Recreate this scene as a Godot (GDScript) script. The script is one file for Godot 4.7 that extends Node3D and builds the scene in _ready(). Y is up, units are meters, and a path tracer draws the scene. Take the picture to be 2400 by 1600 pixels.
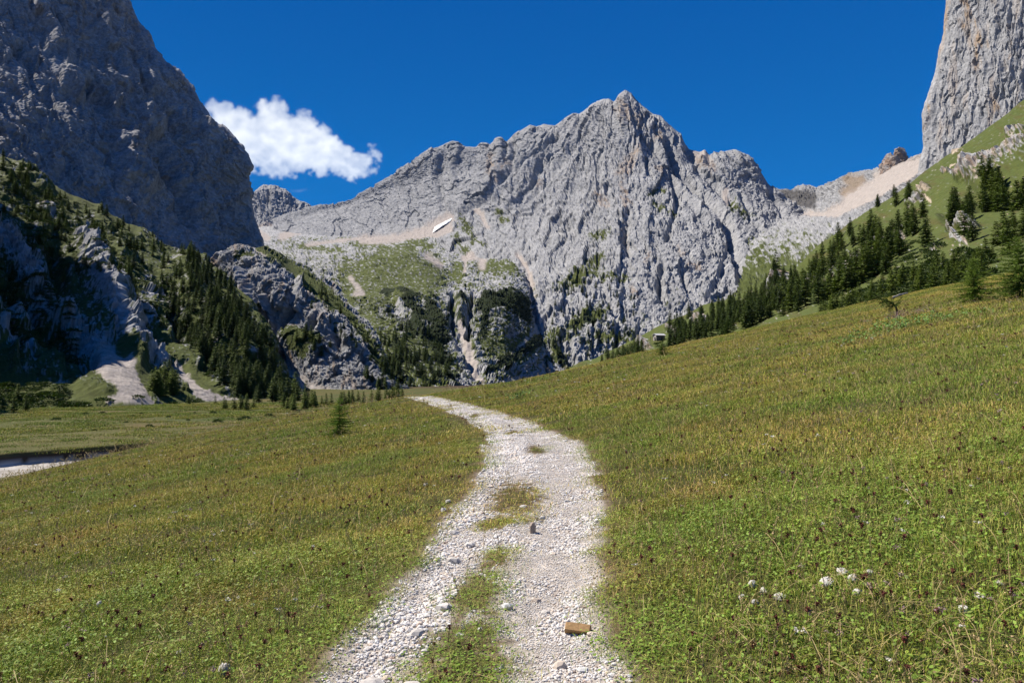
extends Node3D
# An alpine valley: a stony track over a sloping meadow, a flat valley floor, shaded cliffs and woods on one side,
# a limestone massif at the end of the valley and a grassy, wooded slope under a rock tower on the other side.

const LENS := 1715.6            # focal length in survey units (the frame is 2400 x 1600 of them)
const EYE := Vector3(0, 1.65, 0)
const PITCH := 2.67             # degrees above level

var rng := RandomNumberGenerator.new()
var used := {}
var mats := {}
var spots := {}                 # survey cell -> point on the hillsides, to stand trees on
var fbm: FastNoiseLite
var fbm2: FastNoiseLite
var ridge: FastNoiseLite
var ridge2: FastNoiseLite
var cells: FastNoiseLite
var blocks: FastNoiseLite
var fine: FastNoiseLite
var tilt := Basis(Vector3.RIGHT, deg_to_rad(PITCH))


func _ready() -> void:
	rng.seed = 7
	camera_and_light()
	noises()
	materials()
	build_massif()
	build_far_peak()
	build_cirque()
	build_saddle()
	build_tower()
	build_left_cliff()
	build_left_slope()
	build_rib()
	build_spur()
	build_right_slope()
	build_valley_floor()
	build_meadow()
	build_path()
	build_trees()
	build_hut()
	build_small_things()
	build_grass()


func camera_and_light() -> void:
	var cam := Camera3D.new()
	cam.name = "camera"
	cam.position = EYE
	cam.rotation_degrees = Vector3(PITCH, 0, 0)
	cam.fov = 50.0
	cam.near = 0.05
	cam.far = 12000.0
	add_child(cam)
	var sky := ProceduralSkyMaterial.new()
	sky.sky_top_color = Color(0.004, 0.215, 0.455)
	sky.sky_horizon_color = Color(0.06, 0.43, 0.685)
	sky.sky_curve = 0.17
	sky.sky_cover = cumulus()
	sky.sky_cover_modulate = Color(1, 1, 1, 1)
	sky.ground_bottom_color = Color(0.30, 0.32, 0.27)
	sky.ground_horizon_color = Color(0.36, 0.42, 0.46)
	var env := Environment.new()
	env.background_mode = Environment.BG_SKY
	env.sky = Sky.new()
	env.sky.sky_material = sky
	env.tonemap_mode = Environment.TONE_MAPPER_LINEAR
	env.tonemap_exposure = 2.05
	env.fog_enabled = true
	env.fog_density = 0.000006
	env.fog_light_color = Color(0.62, 0.76, 0.95)
	env.sdfgi_enabled = true
	env.ssao_enabled = true
	env.ssil_enabled = true
	var world := WorldEnvironment.new()
	world.name = "world"
	world.environment = env
	add_child(world)
	var sun := DirectionalLight3D.new()
	sun.name = "sun"
	sun.light_energy = 1.45
	sun.light_color = Color(1.0, 0.957, 0.895)
	sun.light_angular_distance = 0.5
	sun.shadow_enabled = true
	sun.look_at_from_position(Vector3.ZERO, Vector3(0.57, -0.80, 0.18))
	add_child(sun)


func cumulus() -> ImageTexture:
	# a fair-weather cloud low in the sky and a wisp below it; the rest of the sky is clear
	var w := 4096
	var h := 2048
	var im := Image.create(w, h, false, Image.FORMAT_RGBA8)
	var puffs := [[500, 250, 18], [525, 264, 26], [560, 288, 36], [590, 318, 42], [575, 350, 44], [632, 300, 42], [628, 262, 26], [612, 252, 15], [648, 244, 18], [662, 258, 14], [668, 322, 52], [715, 345, 54], [703, 294, 26], [712, 268, 14], [730, 288, 15], [762, 362, 46], [752, 322, 28], [772, 334, 22], [805, 378, 36],
		[812, 358, 16], [842, 388, 28], [862, 374, 18], [880, 358, 12], [870, 342, 9], [888, 372, 9], [868, 396, 18], [640, 372, 42], [690, 388, 30], [660, 404, 16], [745, 394, 20], [810, 408, 20], [836, 408, 17], [585, 388, 24], [612, 408, 10], [582, 412, 11], [545, 330, 30], [520, 296, 30], [450, 300, 50], [480, 350, 50]]
	var wool := noise(FastNoiseLite.TYPE_SIMPLEX_SMOOTH, FastNoiseLite.FRACTAL_FBM, 5, 77, 0.55)
	var soft := noise(FastNoiseLite.TYPE_SIMPLEX_SMOOTH, FastNoiseLite.FRACTAL_FBM, 3, 78, 0.5)
	for row in range(int(h * 0.36), int(h * 0.45)):
		var up := (0.5 - (row + 0.5) / h) * PI
		for col in range(int(-w * 0.085), int(-w * 0.018)):
			var round := (col + 0.5) / w * TAU
			var v := tilt.transposed() * Vector3(sin(round) * cos(up), sin(up), -cos(round) * cos(up))
			var px := 1200.0 - v.x / v.z * LENS
			var py := 800.0 + v.y / v.z * LENS
			var wx := px + 11.0 * wool.get_noise_2d(px / 30.0, py / 30.0) + 2.0 * wool.get_noise_2d(px / 7.0, py / 7.0 + 50.0)
			var wy := py + 11.0 * wool.get_noise_2d(px / 30.0 + 40.0, py / 30.0) + 2.0 * wool.get_noise_2d(px / 7.0 + 90.0, py / 7.0)
			var thick := 0.0
			for q in puffs:
				var u: float = 1.0 - (Vector2(wx - q[0], wy - q[1]).length_squared()) / (q[2] * q[2] * 1.25)
				if u > 0.0: thick += u * q[2] / 40.0
			var ragged := clampf((py - 330.0) / 90.0, 0.0, 1.0)
			thick += (wool.get_noise_2d(px / 30.0, py / 26.0 + 7.0) - 0.15) * (0.25 + 0.75 * ragged) * minf(1.0, thick * 4.0)
			var a := 1.0 - exp(-2.3 * maxf(thick, 0.0) * lerpf(1.2, 0.7, ragged))
			var body := 0.87 + 0.26 * soft.get_noise_2d(px / 60.0, py / 40.0) + 0.02 * wool.get_noise_2d(px / 20.0, py / 20.0) - 0.10 * ragged
			a = clampf(a * body, 0.0, 1.0)
			var wisp := Vector2((px - 700.0) / 26.0, (py - 446.0 - 2.0 * sin(px / 9.0)) / 4.0).length()
			a = maxf(a, 0.10 * clampf(1.0 - wisp, 0.0, 1.0) * (1.0 + wool.get_noise_2d(px / 6.0, py / 3.0)))
			if a > 0.004:
				im.set_pixel(posmod(col, w), row, Color(0.715, 0.69, 0.585, a))
	return ImageTexture.create_from_image(im)


func noise(kind: int, fractal: int, octaves: int, seed_: int, gain := 0.5, warp := 0.0) -> FastNoiseLite:
	var n := FastNoiseLite.new()
	n.noise_type = kind
	n.seed = seed_
	n.frequency = 1.0
	n.fractal_type = fractal
	n.fractal_octaves = octaves
	n.fractal_gain = gain
	if warp > 0.0:
		n.domain_warp_enabled = true
		n.domain_warp_amplitude = warp
		n.domain_warp_frequency = 0.8
		n.domain_warp_fractal_octaves = 2
	return n


func noises() -> void:
	fbm = noise(FastNoiseLite.TYPE_SIMPLEX_SMOOTH, FastNoiseLite.FRACTAL_FBM, 4, 11)
	fbm2 = noise(FastNoiseLite.TYPE_SIMPLEX_SMOOTH, FastNoiseLite.FRACTAL_FBM, 2, 23)
	fine = noise(FastNoiseLite.TYPE_SIMPLEX_SMOOTH, FastNoiseLite.FRACTAL_FBM, 3, 31, 0.7)
	ridge = noise(FastNoiseLite.TYPE_SIMPLEX_SMOOTH, FastNoiseLite.FRACTAL_RIDGED, 4, 41, 0.5, 0.25)
	ridge2 = noise(FastNoiseLite.TYPE_SIMPLEX_SMOOTH, FastNoiseLite.FRACTAL_RIDGED, 3, 53, 0.55, 0.3)
	blocks = noise(FastNoiseLite.TYPE_CELLULAR, FastNoiseLite.FRACTAL_NONE, 1, 71, 0.5, 0.22)
	blocks.cellular_return_type = FastNoiseLite.RETURN_CELL_VALUE
	blocks.cellular_distance_function = FastNoiseLite.DISTANCE_MANHATTAN
	cells = noise(FastNoiseLite.TYPE_CELLULAR, FastNoiseLite.FRACTAL_FBM, 2, 61, 0.5, 0.2)
	cells.cellular_return_type = FastNoiseLite.RETURN_DISTANCE2_SUB
	cells.cellular_distance_function = FastNoiseLite.DISTANCE_EUCLIDEAN


# ---------------------------------------------------------------- helpers

func sight(px: float, py: float, depth: float) -> Vector3:
	var v := tilt * Vector3((px - 1200.0) / LENS, (800.0 - py) / LENS, -1.0)
	return EYE + v * (depth / -v.z)


func numbered(called: String) -> String:
	var k: int = used.get(called, 0)
	used[called] = k + 1
	return called if k == 0 else "%s_%03d" % [called, k]


func tag(o: Node, label := "", category := "", group := "", kind := "") -> Node:
	if label: o.set_meta("label", label)
	if category: o.set_meta("category", category)
	if group: o.set_meta("group", group)
	if kind: o.set_meta("kind", kind)
	return o


func put(called: String, mesh: Mesh, material: Material, parent: Node = null) -> MeshInstance3D:
	var o := MeshInstance3D.new()
	o.mesh = mesh
	o.material_override = material
	if parent:
		o.name = called
		parent.add_child(o, true)
	else:
		o.name = numbered(called)
		add_child(o)
	return o


func scatter(called: String, mesh: Mesh, material: Material, places: Array, colors: Array, parent: Node = null) -> MultiMeshInstance3D:
	var mm := MultiMesh.new()
	mm.transform_format = MultiMesh.TRANSFORM_3D
	mm.use_colors = colors.size() > 0
	mm.mesh = mesh
	mm.instance_count = places.size()
	for i in places.size():
		mm.set_instance_transform(i, places[i])
		if colors.size() > 0:
			mm.set_instance_color(i, colors[i])
	var o := MultiMeshInstance3D.new()
	o.multimesh = mm
	o.material_override = material
	o.set_meta("kind", "stuff")
	if parent:
		o.name = called
		parent.add_child(o, true)
	else:
		o.name = numbered(called)
		add_child(o)
	return o


func mesh_of(v: PackedVector3Array, c: PackedColorArray, index: PackedInt32Array, n := PackedVector3Array(), uv := PackedVector2Array()) -> ArrayMesh:
	var a := []
	a.resize(Mesh.ARRAY_MAX)
	a[Mesh.ARRAY_VERTEX] = v
	if c.size(): a[Mesh.ARRAY_COLOR] = c
	if n.size(): a[Mesh.ARRAY_NORMAL] = n
	if uv.size(): a[Mesh.ARRAY_TEX_UV] = uv
	if index.size(): a[Mesh.ARRAY_INDEX] = index
	var m := ArrayMesh.new()
	m.add_surface_from_arrays(Mesh.PRIMITIVE_TRIANGLES, a)
	return m


func grid_mesh(p: PackedVector3Array, c: PackedColorArray, nu: int, nv: int, faceted := false) -> ArrayMesh:
	var n := PackedVector3Array()
	n.resize(0 if faceted else p.size())
	for j in (0 if faceted else nv):
		var up := mini(j + 1, nv - 1) * nu
		var dn := maxi(j - 1, 0) * nu
		var row := j * nu
		for i in nu:
			var r := mini(i + 1, nu - 1)
			var l := maxi(i - 1, 0)
			n[row + i] = (p[row + r] - p[row + l]).cross(p[up + i] - p[dn + i]).normalized()
	var ix := PackedInt32Array()
	ix.resize((nu - 1) * (nv - 1) * 6)
	var k := 0
	for j in nv - 1:
		for i in nu - 1:
			var a := j * nu + i
			ix[k] = a; ix[k + 1] = a + nu; ix[k + 2] = a + 1
			ix[k + 3] = a + 1; ix[k + 4] = a + nu; ix[k + 5] = a + nu + 1
			k += 6
	return mesh_of(p, c, ix, n)


class Layer:
	# a field over the survey chart of a mountain, built up from strokes
	var x0: float
	var y0: float
	var w: int
	var h: int
	var cell := 3.0
	var a := PackedFloat32Array()

	func _init(l: float, t: float, r: float, b: float) -> void:
		x0 = l
		y0 = t
		w = int((r - l) / cell) + 2
		h = int((b - t) / cell) + 2
		a.resize(w * h)

	func stroke(pts: Array, rad: float, val: float, hard := 0.0) -> Layer:
		var n := pts.size() / 2
		var lo := Vector2(1e9, 1e9)
		var hi := -lo
		var q := PackedVector2Array()
		for i in n:
			var v := Vector2(pts[2 * i], pts[2 * i + 1])
			q.append(v)
			lo = lo.min(v)
			hi = hi.max(v)
		if n == 1:
			q.append(q[0] + Vector2(0.1, 0))
		var i0 := maxi(0, int((lo.x - rad - x0) / cell))
		var i1 := mini(w - 1, int((hi.x + rad - x0) / cell) + 1)
		var j0 := maxi(0, int((lo.y - rad - y0) / cell))
		var j1 := mini(h - 1, int((hi.y + rad - y0) / cell) + 1)
		for j in range(j0, j1 + 1):
			for i in range(i0, i1 + 1):
				var at := Vector2(x0 + i * cell, y0 + j * cell)
				var best := 1e9
				for s in q.size() - 1:
					best = minf(best, at.distance_squared_to(Geometry2D.get_closest_point_to_segment(at, q[s], q[s + 1])))
				var f := 1.0 - sqrt(best) / rad
				if f > 0.0:
					f = f / (1.0 - hard) if hard < 1.0 else 1.0
					f = minf(f, 1.0)
					a[j * w + i] += val * f * f * (3.0 - 2.0 * f)
		return self

	func area(pts: Array, val: float) -> Layer:
		var q := PackedVector2Array()
		for i in pts.size() / 2:
			q.append(Vector2(pts[2 * i], pts[2 * i + 1]))
		var lo := q[0]
		var hi := q[0]
		for v in q:
			lo = lo.min(v)
			hi = hi.max(v)
		for j in range(maxi(0, int((lo.y - y0) / cell)), mini(h - 1, int((hi.y - y0) / cell) + 1) + 1):
			for i in range(maxi(0, int((lo.x - x0) / cell)), mini(w - 1, int((hi.x - x0) / cell) + 1) + 1):
				if Geometry2D.is_point_in_polygon(Vector2(x0 + i * cell, y0 + j * cell), q):
					a[j * w + i] = val
		return self

	func value(x: float, y: float) -> float:
		var u := (x - x0) / cell
		var v := (y - y0) / cell
		if u < 0.0 or v < 0.0 or u >= w - 1 or v >= h - 1:
			return 0.0
		var i := int(u)
		var j := int(v)
		var fu := u - i
		var fv := v - j
		var k := j * w + i
		return lerpf(lerpf(a[k], a[k + 1], fu), lerpf(a[k + w], a[k + w + 1], fu), fv)


func along(row: Array, key: int, t: float) -> Vector3:
	# row: [[px, py, depth], ...] in order of its key (0: px, 1: py)
	var a: float = row[0][key]
	var b: float = row[-1][key]
	var x := lerpf(a, b, t)
	var s := signf(b - a)
	for i in row.size() - 1:
		if (row[i + 1][key] - x) * s >= 0.0 or i == row.size() - 2:
			var f: float = clampf((x - row[i][key]) / (row[i + 1][key] - row[i][key]), 0.0, 1.0)
			return Vector3(lerpf(row[i][0], row[i + 1][0], f), lerpf(row[i][1], row[i + 1][1], f), lerpf(row[i][2], row[i + 1][2], f))
	return Vector3.ZERO


func loft(rows: Array, upright: bool, n_along: int, steps: Array) -> Dictionary:
	# rows run left to right (bottom row first), or, if upright, from foot to top (left column first)
	var lines := []
	for r in rows:
		var line := PackedVector3Array()
		for i in n_along:
			line.append(along(r, 1 if upright else 0, float(i) / (n_along - 1)))
		lines.append(line)
	var out := []
	for k in rows.size() - 1:
		var n: int = steps[k]
		for s in n + (1 if k == rows.size() - 2 else 0):
			var f := float(s) / n
			var line := PackedVector3Array()
			var a: PackedVector3Array = lines[k]
			var b: PackedVector3Array = lines[k + 1]
			var pre: PackedVector3Array = lines[maxi(k - 1, 0)]
			var post: PackedVector3Array = lines[mini(k + 2, rows.size() - 1)]
			for i in n_along:
				line.append(a[i].cubic_interpolate(b[i], pre[i], post[i], f))
			out.append(line)
	var nu := out.size() if upright else n_along
	var nv := n_along if upright else out.size()
	var chart := PackedVector3Array()
	chart.resize(nu * nv)
	for j in nv:
		for i in nu:
			chart[j * nu + i] = out[i][j] if upright else out[j][i]
	return {"chart": chart, "nu": nu, "nv": nv}


func mountain(called: String, shape: Dictionary, relief: Callable, colour: Callable, material: Material, parent: Node = null, stand := false) -> MeshInstance3D:
	var chart: PackedVector3Array = shape.chart
	var nu: int = shape.nu
	var nv: int = shape.nv
	var crest: int = shape.get("crest", -1)
	var upright: bool = shape.get("upright", false)
	var p := PackedVector3Array()
	var n := PackedVector3Array()
	var c := PackedColorArray()
	p.resize(nu * nv)
	n.resize(nu * nv)
	c.resize(nu * nv)
	for k in nu * nv:
		p[k] = sight(chart[k].x, chart[k].y, chart[k].z)
	for j in nv:
		var up := mini(j + 1, nv - 1) * nu
		var dn := maxi(j - 1, 0) * nu
		for i in nu:
			n[j * nu + i] = (p[j * nu + mini(i + 1, nu - 1)] - p[j * nu + maxi(i - 1, 0)]).cross(p[up + i] - p[dn + i]).normalized()
	var rows := []
	rows.resize(nv)
	var one_row := func(j: int) -> void:
		var rp := PackedVector3Array()
		var rc := PackedColorArray()
		for i in nu:
			var k := j * nu + i
			var d: float = relief.call(p[k], chart[k], n[k])
			if crest >= 0:
				d *= lerpf(0.15, 1.0, clampf(absf(float(i if upright else j) - crest) / 22.0, 0.0, 1.0))
			rc.append(colour.call(p[k], chart[k], d))
			rp.append(p[k] + n[k] * d)
		rows[j] = [rp, rc]
	var task := WorkerThreadPool.add_group_task(one_row, nv)
	WorkerThreadPool.wait_for_group_task_completion(task)
	p = PackedVector3Array()
	c = PackedColorArray()
	for row in rows:
		p.append_array(row[0])
		c.append_array(row[1])
	if stand:
		for k in nu * nv:
			var cell := Vector2i(int(chart[k].x / 5.0), int(chart[k].y / 5.0))
			if not spots.has(cell) or spots[cell].z < p[k].z:
				spots[cell] = p[k]
	return put(called, grid_mesh(p, c, nu, nv, shape.get("faceted", true)), material, parent)


func stand_at(px: float, py: float) -> Variant:
	return spots.get(Vector2i(int(px / 5.0), int(py / 5.0)))


func crested(shape: Dictionary, at: int, upright := false) -> Dictionary:
	# marks the row (or column) that is the skyline, where relief is held back so that the outline keeps its form
	shape.crest = at
	shape.upright = upright
	return shape


func saw(s: float) -> float:
	# a ledge: rises slowly to the right, then breaks off
	var f := s - floorf(s)
	return f / 0.82 if f < 0.82 else (1.0 - f) / 0.18


func grey_noise(seed_: int, freq: float, lo: float, hi: float, size := 512, normal := false, bump := 4.0) -> NoiseTexture2D:
	var t := NoiseTexture2D.new()
	t.width = size
	t.height = size
	t.seamless = true
	t.noise = noise(FastNoiseLite.TYPE_SIMPLEX_SMOOTH, FastNoiseLite.FRACTAL_FBM, 5, seed_, 0.62)
	t.noise.frequency = freq
	if normal:
		t.as_normal_map = true
		t.bump_strength = bump
	else:
		var g := Gradient.new()
		g.set_color(0, Color(lo, lo, lo))
		g.set_color(1, Color(hi, hi, hi))
		t.color_ramp = g
	return t


func ground_material(called: String, metres: float, lo: float, bump: float) -> StandardMaterial3D:
	var m := StandardMaterial3D.new()
	m.vertex_color_use_as_albedo = true
	m.roughness = 0.95
	m.metallic_specular = 0.25
	m.uv1_triplanar = true
	m.uv1_world_triplanar = true
	m.uv1_scale = Vector3.ONE / metres
	m.albedo_texture = mats.grain if lo < 0.7 else mats.soft
	if bump > 0.0:
		m.normal_enabled = true
		m.normal_texture = mats.bumps
		m.normal_scale = bump
	mats[called] = m
	return m


func materials() -> void:
	mats.grain = grey_noise(3, 0.012, 0.62, 1.0)
	mats.soft = grey_noise(5, 0.02, 0.8, 1.0)
	mats.bumps = grey_noise(9, 0.012, 0, 1, 512, true, 9.0)
	ground_material("rock_far", 60.0, 0.6, 0.0)
	ground_material("rock_near", 25.0, 0.6, 0.0)
	ground_material("turf_far", 20.0, 0.8, 0.5)
	ground_material("soil", 1.1, 0.6, 0.6)
	var leaf := StandardMaterial3D.new()
	leaf.vertex_color_use_as_albedo = true
	leaf.roughness = 0.6
	leaf.metallic_specular = 0.3
	leaf.cull_mode = BaseMaterial3D.CULL_DISABLED
	leaf.backlight_enabled = true
	leaf.backlight = Color(0.5, 0.55, 0.25)
	mats.leaf = leaf
	var needle := StandardMaterial3D.new()
	needle.vertex_color_use_as_albedo = true
	needle.roughness = 0.7
	needle.metallic_specular = 0.3
	needle.cull_mode = BaseMaterial3D.CULL_DISABLED
	needle.backlight_enabled = true
	needle.backlight = Color(0.5, 0.55, 0.22)
	mats.needle = needle
	var plain := StandardMaterial3D.new()
	plain.vertex_color_use_as_albedo = true
	plain.roughness = 0.9
	plain.metallic_specular = 0.25
	mats.plain = plain


# ---------------------------------------------------------------- mountains

func mixed(a: Color, b: Color, f: float) -> Color:
	return a.lerp(b, clampf(f, 0.0, 1.0))


const GREY := Color(0.30, 0.312, 0.335)
const PALE := Color(0.435, 0.446, 0.466)
const DARK := Color(0.165, 0.172, 0.19)
const OCHRE := Color(0.36, 0.26, 0.18)
const SCREE := Color(0.43, 0.39, 0.365)
const TURF := Color(0.085, 0.105, 0.030)
const PINE := Color(0.020, 0.032, 0.012)


func deepened(row: Array) -> Array:
	# the far end of the valley lies back at a gentler angle
	return row.map(func(q: Array) -> Array: return [q[0], q[1], q[2] if q[2] < 1000 else 1000.0 + (q[2] - 1000.0) * 1.32])


func limestone(p: Vector3, s: float) -> Color:
	# grey limestone: pale and dark beds, with ochre stains
	var a := fbm.get_noise_3d(p.x / s, p.y / (s * 0.7), p.z / s)
	var b := fine.get_noise_3d(p.x / s * 6.0, p.y / s * 5.0, p.z / s * 6.0)
	var c := mixed(GREY, PALE, a * 0.9 + b * 0.9 + 0.4)
	return mixed(c, DARK, -b * 1.1 - a * 0.3 - 0.25)


func build_massif() -> void:
	var crest := [[640, 520, 2700], [690, 497, 2600], [735, 487, 2500], [800, 480, 2450], [860, 452, 2400], [910, 420, 2370], [950, 395, 2340], [1000, 358, 2300], [1040, 338, 2280], [1062, 331, 2270], [1090, 343, 2260], [1115, 345, 2255],
		[1130, 334, 2250], [1150, 338, 2250], [1172, 328, 2240], [1188, 333, 2240], [1215, 309, 2220], [1243, 293, 2200], [1256, 298, 2200], [1275, 290, 2190], [1300, 295, 2180], [1330, 275, 2160], [1345, 267, 2150], [1358, 269, 2140], [1385, 247, 2110], [1412, 234, 2080],
		[1424, 233, 2060], [1438, 241, 2040], [1452, 222, 2010], [1466, 212, 2000], [1480, 222, 1995], [1492, 237, 1990], [1512, 256, 1980], [1530, 267, 1975], [1548, 273, 1970], [1572, 295, 1960], [1596, 314, 1950], [1604, 335, 1940], [1617, 350, 1935],
		[1640, 356, 1930], [1652, 352, 1925], [1665, 366, 1920], [1690, 358, 1900], [1717, 351, 1890], [1735, 356, 1880], [1760, 374, 1870], [1785, 405, 1860], [1806, 437, 1850], [1830, 452, 1840], [1850, 472, 1830], [1875, 502, 1820], [1900, 520, 1800], [1960, 545, 1780]]
	var behind := []
	for q in crest:
		behind.append([q[0], q[1] + 70, q[2] + 420])
	var shape := loft([
		[[640, 700, 1900], [900, 700, 1650], [1000, 730, 1400], [1100, 800, 1180], [1200, 880, 1010], [1300, 900, 1000], [1500, 905, 1020], [1700, 830, 1100], [1960, 700, 1300]],
		[[640, 610, 2100], [900, 590, 1900], [1050, 640, 1560], [1150, 690, 1330], [1250, 740, 1170], [1300, 740, 1160], [1450, 740, 1190], [1600, 715, 1230], [1750, 680, 1260], [1960, 620, 1420]],
		[[640, 560, 2300], [900, 510, 2130], [1050, 520, 1960], [1200, 540, 1740], [1300, 550, 1620], [1450, 570, 1470], [1600, 560, 1450], [1750, 560, 1500], [1960, 580, 1560]],
		[[640, 535, 2500], [900, 455, 2280], [1050, 415, 2150], [1200, 400, 2020], [1300, 390, 1950], [1465, 380, 1780], [1600, 440, 1720], [1750, 450, 1720], [1960, 555, 1680]],
		crest, behind].map(deepened), false, 620, [70, 100, 100, 110, 24])
	crested(shape, 380)
	var form := Layer.new(620, 180, 1980, 920)
	# gullies (negative) and ribs or pillars (positive), in metres
	form.stroke([1560, 335, 1574, 365, 1588, 405, 1650, 462, 1689, 503, 1716, 545, 1739, 655], 17, -34)
	form.stroke([1548, 330, 1560, 400, 1620, 470, 1665, 520], 13, 16)
	form.stroke([1612, 350, 1640, 395, 1680, 440, 1712, 480], 14, -20)
	form.stroke([1530, 340, 1570, 412, 1590, 468, 1580, 508, 1562, 556], 12, -20)
	form.stroke([1306, 326, 1255, 362, 1199, 402, 1134, 468, 1085, 505], 13, -26)
	form.stroke([1290, 350, 1235, 400, 1160, 470], 12, 16)
	form.stroke([1270, 392, 1238, 440, 1192, 490], 12, -22)
	form.stroke([1378, 312, 1330, 370, 1275, 432, 1215, 492], 11, -14)
	form.stroke([1170, 340, 1172, 380, 1160, 415], 17, 20)
	form.stroke([1205, 330, 1198, 390], 9, -18)
	form.stroke([1046, 350, 1030, 410, 1035, 450, 1040, 490], 14, -16)
	form.stroke([1075, 345, 1060, 400, 1070, 440], 12, 12)
	form.stroke([1462, 230, 1470, 300, 1500, 380], 16, 16)
	form.stroke([1472, 500, 1465, 560, 1475, 600], 9, -14)
	form.stroke([1553, 625, 1545, 670, 1550, 700], 13, -24)
	form.stroke([1600, 640, 1610, 680], 11, -16)
	form.stroke([1716, 560, 1690, 640, 1660, 700], 12, -16)
	form.stroke([1735, 460, 1760, 520, 1800, 560], 10, -16)
	form.stroke([1805, 450, 1830, 500, 1850, 540], 10, -14)
	form.stroke([1420, 700, 1450, 760, 1440, 820], 10, -11)
	form.stroke([1330, 745, 1320, 800, 1335, 850], 12, -12)
	form.stroke([1390, 760, 1385, 830], 8, -12)
	form.stroke([1240, 660, 1250, 720, 1262, 770], 8, -14)
	form.stroke([1500, 760, 1485, 820], 9, -12)
	var grass := Layer.new(620, 180, 1980, 920)
	for g in [[[1395, 560, 1420, 555], 26], [[1385, 615, 1410, 605], 22], [[1350, 650, 1400, 640], 26], [[1310, 670, 1360, 660], 18], [[1300, 780, 1400, 740], 30], [[1420, 660, 1470, 650], 16], [[1085, 520, 1100, 545], 20], [[1070, 560, 1090, 590], 18], [[1165, 500, 1190, 520], 14],
			[[1110, 560, 1130, 575], 12], [[1715, 475, 1722, 495], 16], [[1740, 500, 1755, 505], 16], [[1760, 570, 1800, 600], 20], [[1520, 455, 1560, 448], 9], [[1290, 800, 1330, 850], 26], [[1400, 790, 1480, 800], 26], [[1680, 700, 1760, 690], 14], [[1830, 570, 1900, 590], 26], [[1530, 480, 1580, 500], 9]]:
		grass.stroke(g[0], g[1], 0.85)
	var stain := Layer.new(620, 180, 1980, 920)
	for g in [[[1455, 250, 1480, 290, 1500, 285], 24], [[1150, 360, 1155, 420], 12], [[1175, 400, 1190, 380], 9], [[1490, 360, 1470, 400, 1455, 410], 20], [[1530, 285, 1545, 330], 12], [[1460, 440, 1470, 490], 12], [[1400, 460, 1420, 480], 14], [[1462, 540, 1466, 570], 9], [[1590, 580, 1600, 600], 9],
			[[1610, 615, 1640, 625], 9], [[1515, 600, 1520, 620], 9], [[1480, 670, 1490, 690], 9], [[1260, 420, 1265, 440], 8], [[1620, 355, 1650, 385, 1670, 400], 16], [[1540, 400, 1560, 420], 10]]:
		stain.stroke(g[0], g[1], 1.0)
	var scree := Layer.new(620, 180, 1980, 920)
	for g in [[[850, 566, 930, 562, 1000, 542, 1052, 514], 22], [[985, 562, 1050, 538], 20], [[1622, 352, 1655, 362, 1660, 385], 12], [[1700, 450, 1705, 480], 10], [[1115, 490, 1130, 505, 1140, 530], 11], [[1100, 600, 1120, 620], 14], [[1215, 600, 1240, 640, 1255, 700], 8]]:
		scree.stroke(g[0], g[1], 1.0)
	var relief := func(p: Vector3, c: Vector3, _n: Vector3) -> float:
		var wx := c.x + 12.0 * fbm2.get_noise_2d(c.x / 90.0, c.y / 90.0)
		var wy := c.y + 12.0 * fbm2.get_noise_2d(c.x / 90.0 + 40.0, c.y / 90.0)
		var dx := wx - 1462.0
		var dy := wy - 60.0
		var fan := atan2(dx, dy * (0.62 if dx < 0.0 else 1.0)) * 560.0
		var r := sqrt(dx * dx + dy * dy)
		var d := 0.75 * form.value(wx * 0.3 + c.x * 0.7, wy * 0.3 + c.y * 0.7)
		var amp := clampf((c.z - 1000.0) / 1000.0 + 0.45, 0.5, 1.25)
		var wob := fbm.get_noise_2d(c.x / 60.0, c.y / 60.0)
		d += amp * 6.0 * ridge.get_noise_3d(fan / 170.0, r / 420.0, 1.7)
		d += amp * 5.0 * saw(fan / 88.0 + 0.35 * wob) * clampf(0.45 + 1.1 * fbm2.get_noise_2d(fan / 90.0, r / 160.0 + 9.0), 0.0, 1.0)
		d += 6.0 * blocks.get_noise_3d(fan / 52.0, r / 84.0, 0.0) + 4.0 * blocks.get_noise_3d(fan / 22.0, r / 34.0, 4.0) + 2.6 * blocks.get_noise_3d(fan / 9.0, r / 12.0, 8.0)
		d += 2.4 * ridge2.get_noise_3d(p.x / 19.0, p.y / 14.0, p.z / 19.0)
		d += 1.6 * fine.get_noise_3d(p.x / 9.0, p.y / 9.0, p.z / 9.0)
		d *= 1.0 - 0.85 * clampf(scree.value(c.x, c.y) * 1.3, 0.0, 1.0)
		return d
	var colour := func(p: Vector3, c: Vector3, d: float) -> Color:
		var k := limestone(p, 55.0)
		var e := 14.0 * fbm.get_noise_2d(c.x / 22.0, c.y / 22.0)
		var f := 14.0 * fbm.get_noise_2d(c.x / 22.0 + 9.0, c.y / 22.0)
		var st := stain.value(c.x + e, c.y + f) * (0.55 + fine.get_noise_2d(c.x / 7.0, c.y / 11.0))
		k = mixed(k, OCHRE, st * 0.85)
		k = mixed(k, SCREE, scree.value(c.x + e * 0.4, c.y + f * 0.4) * 1.5)
		var g := grass.value(c.x + e, c.y + f)
		if c.y > 680.0:
			g += (c.y - 680.0) / 340.0 + fbm.get_noise_2d(c.x / 60.0, c.y / 60.0) * 0.9 - 0.15
		if g > 0.0:
			g += fine.get_noise_2d(c.x / 8.0, c.y / 8.0) * 0.8
			k = mixed(k, TURF, (g - 0.45) * 5.0)
			if c.y > 700.0:
				k = mixed(k, PINE, (fbm.get_noise_2d(c.x / 30.0, c.y / 30.0 + 77.0) + g * 0.5 - 0.55) * 6.0)
		return k
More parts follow.
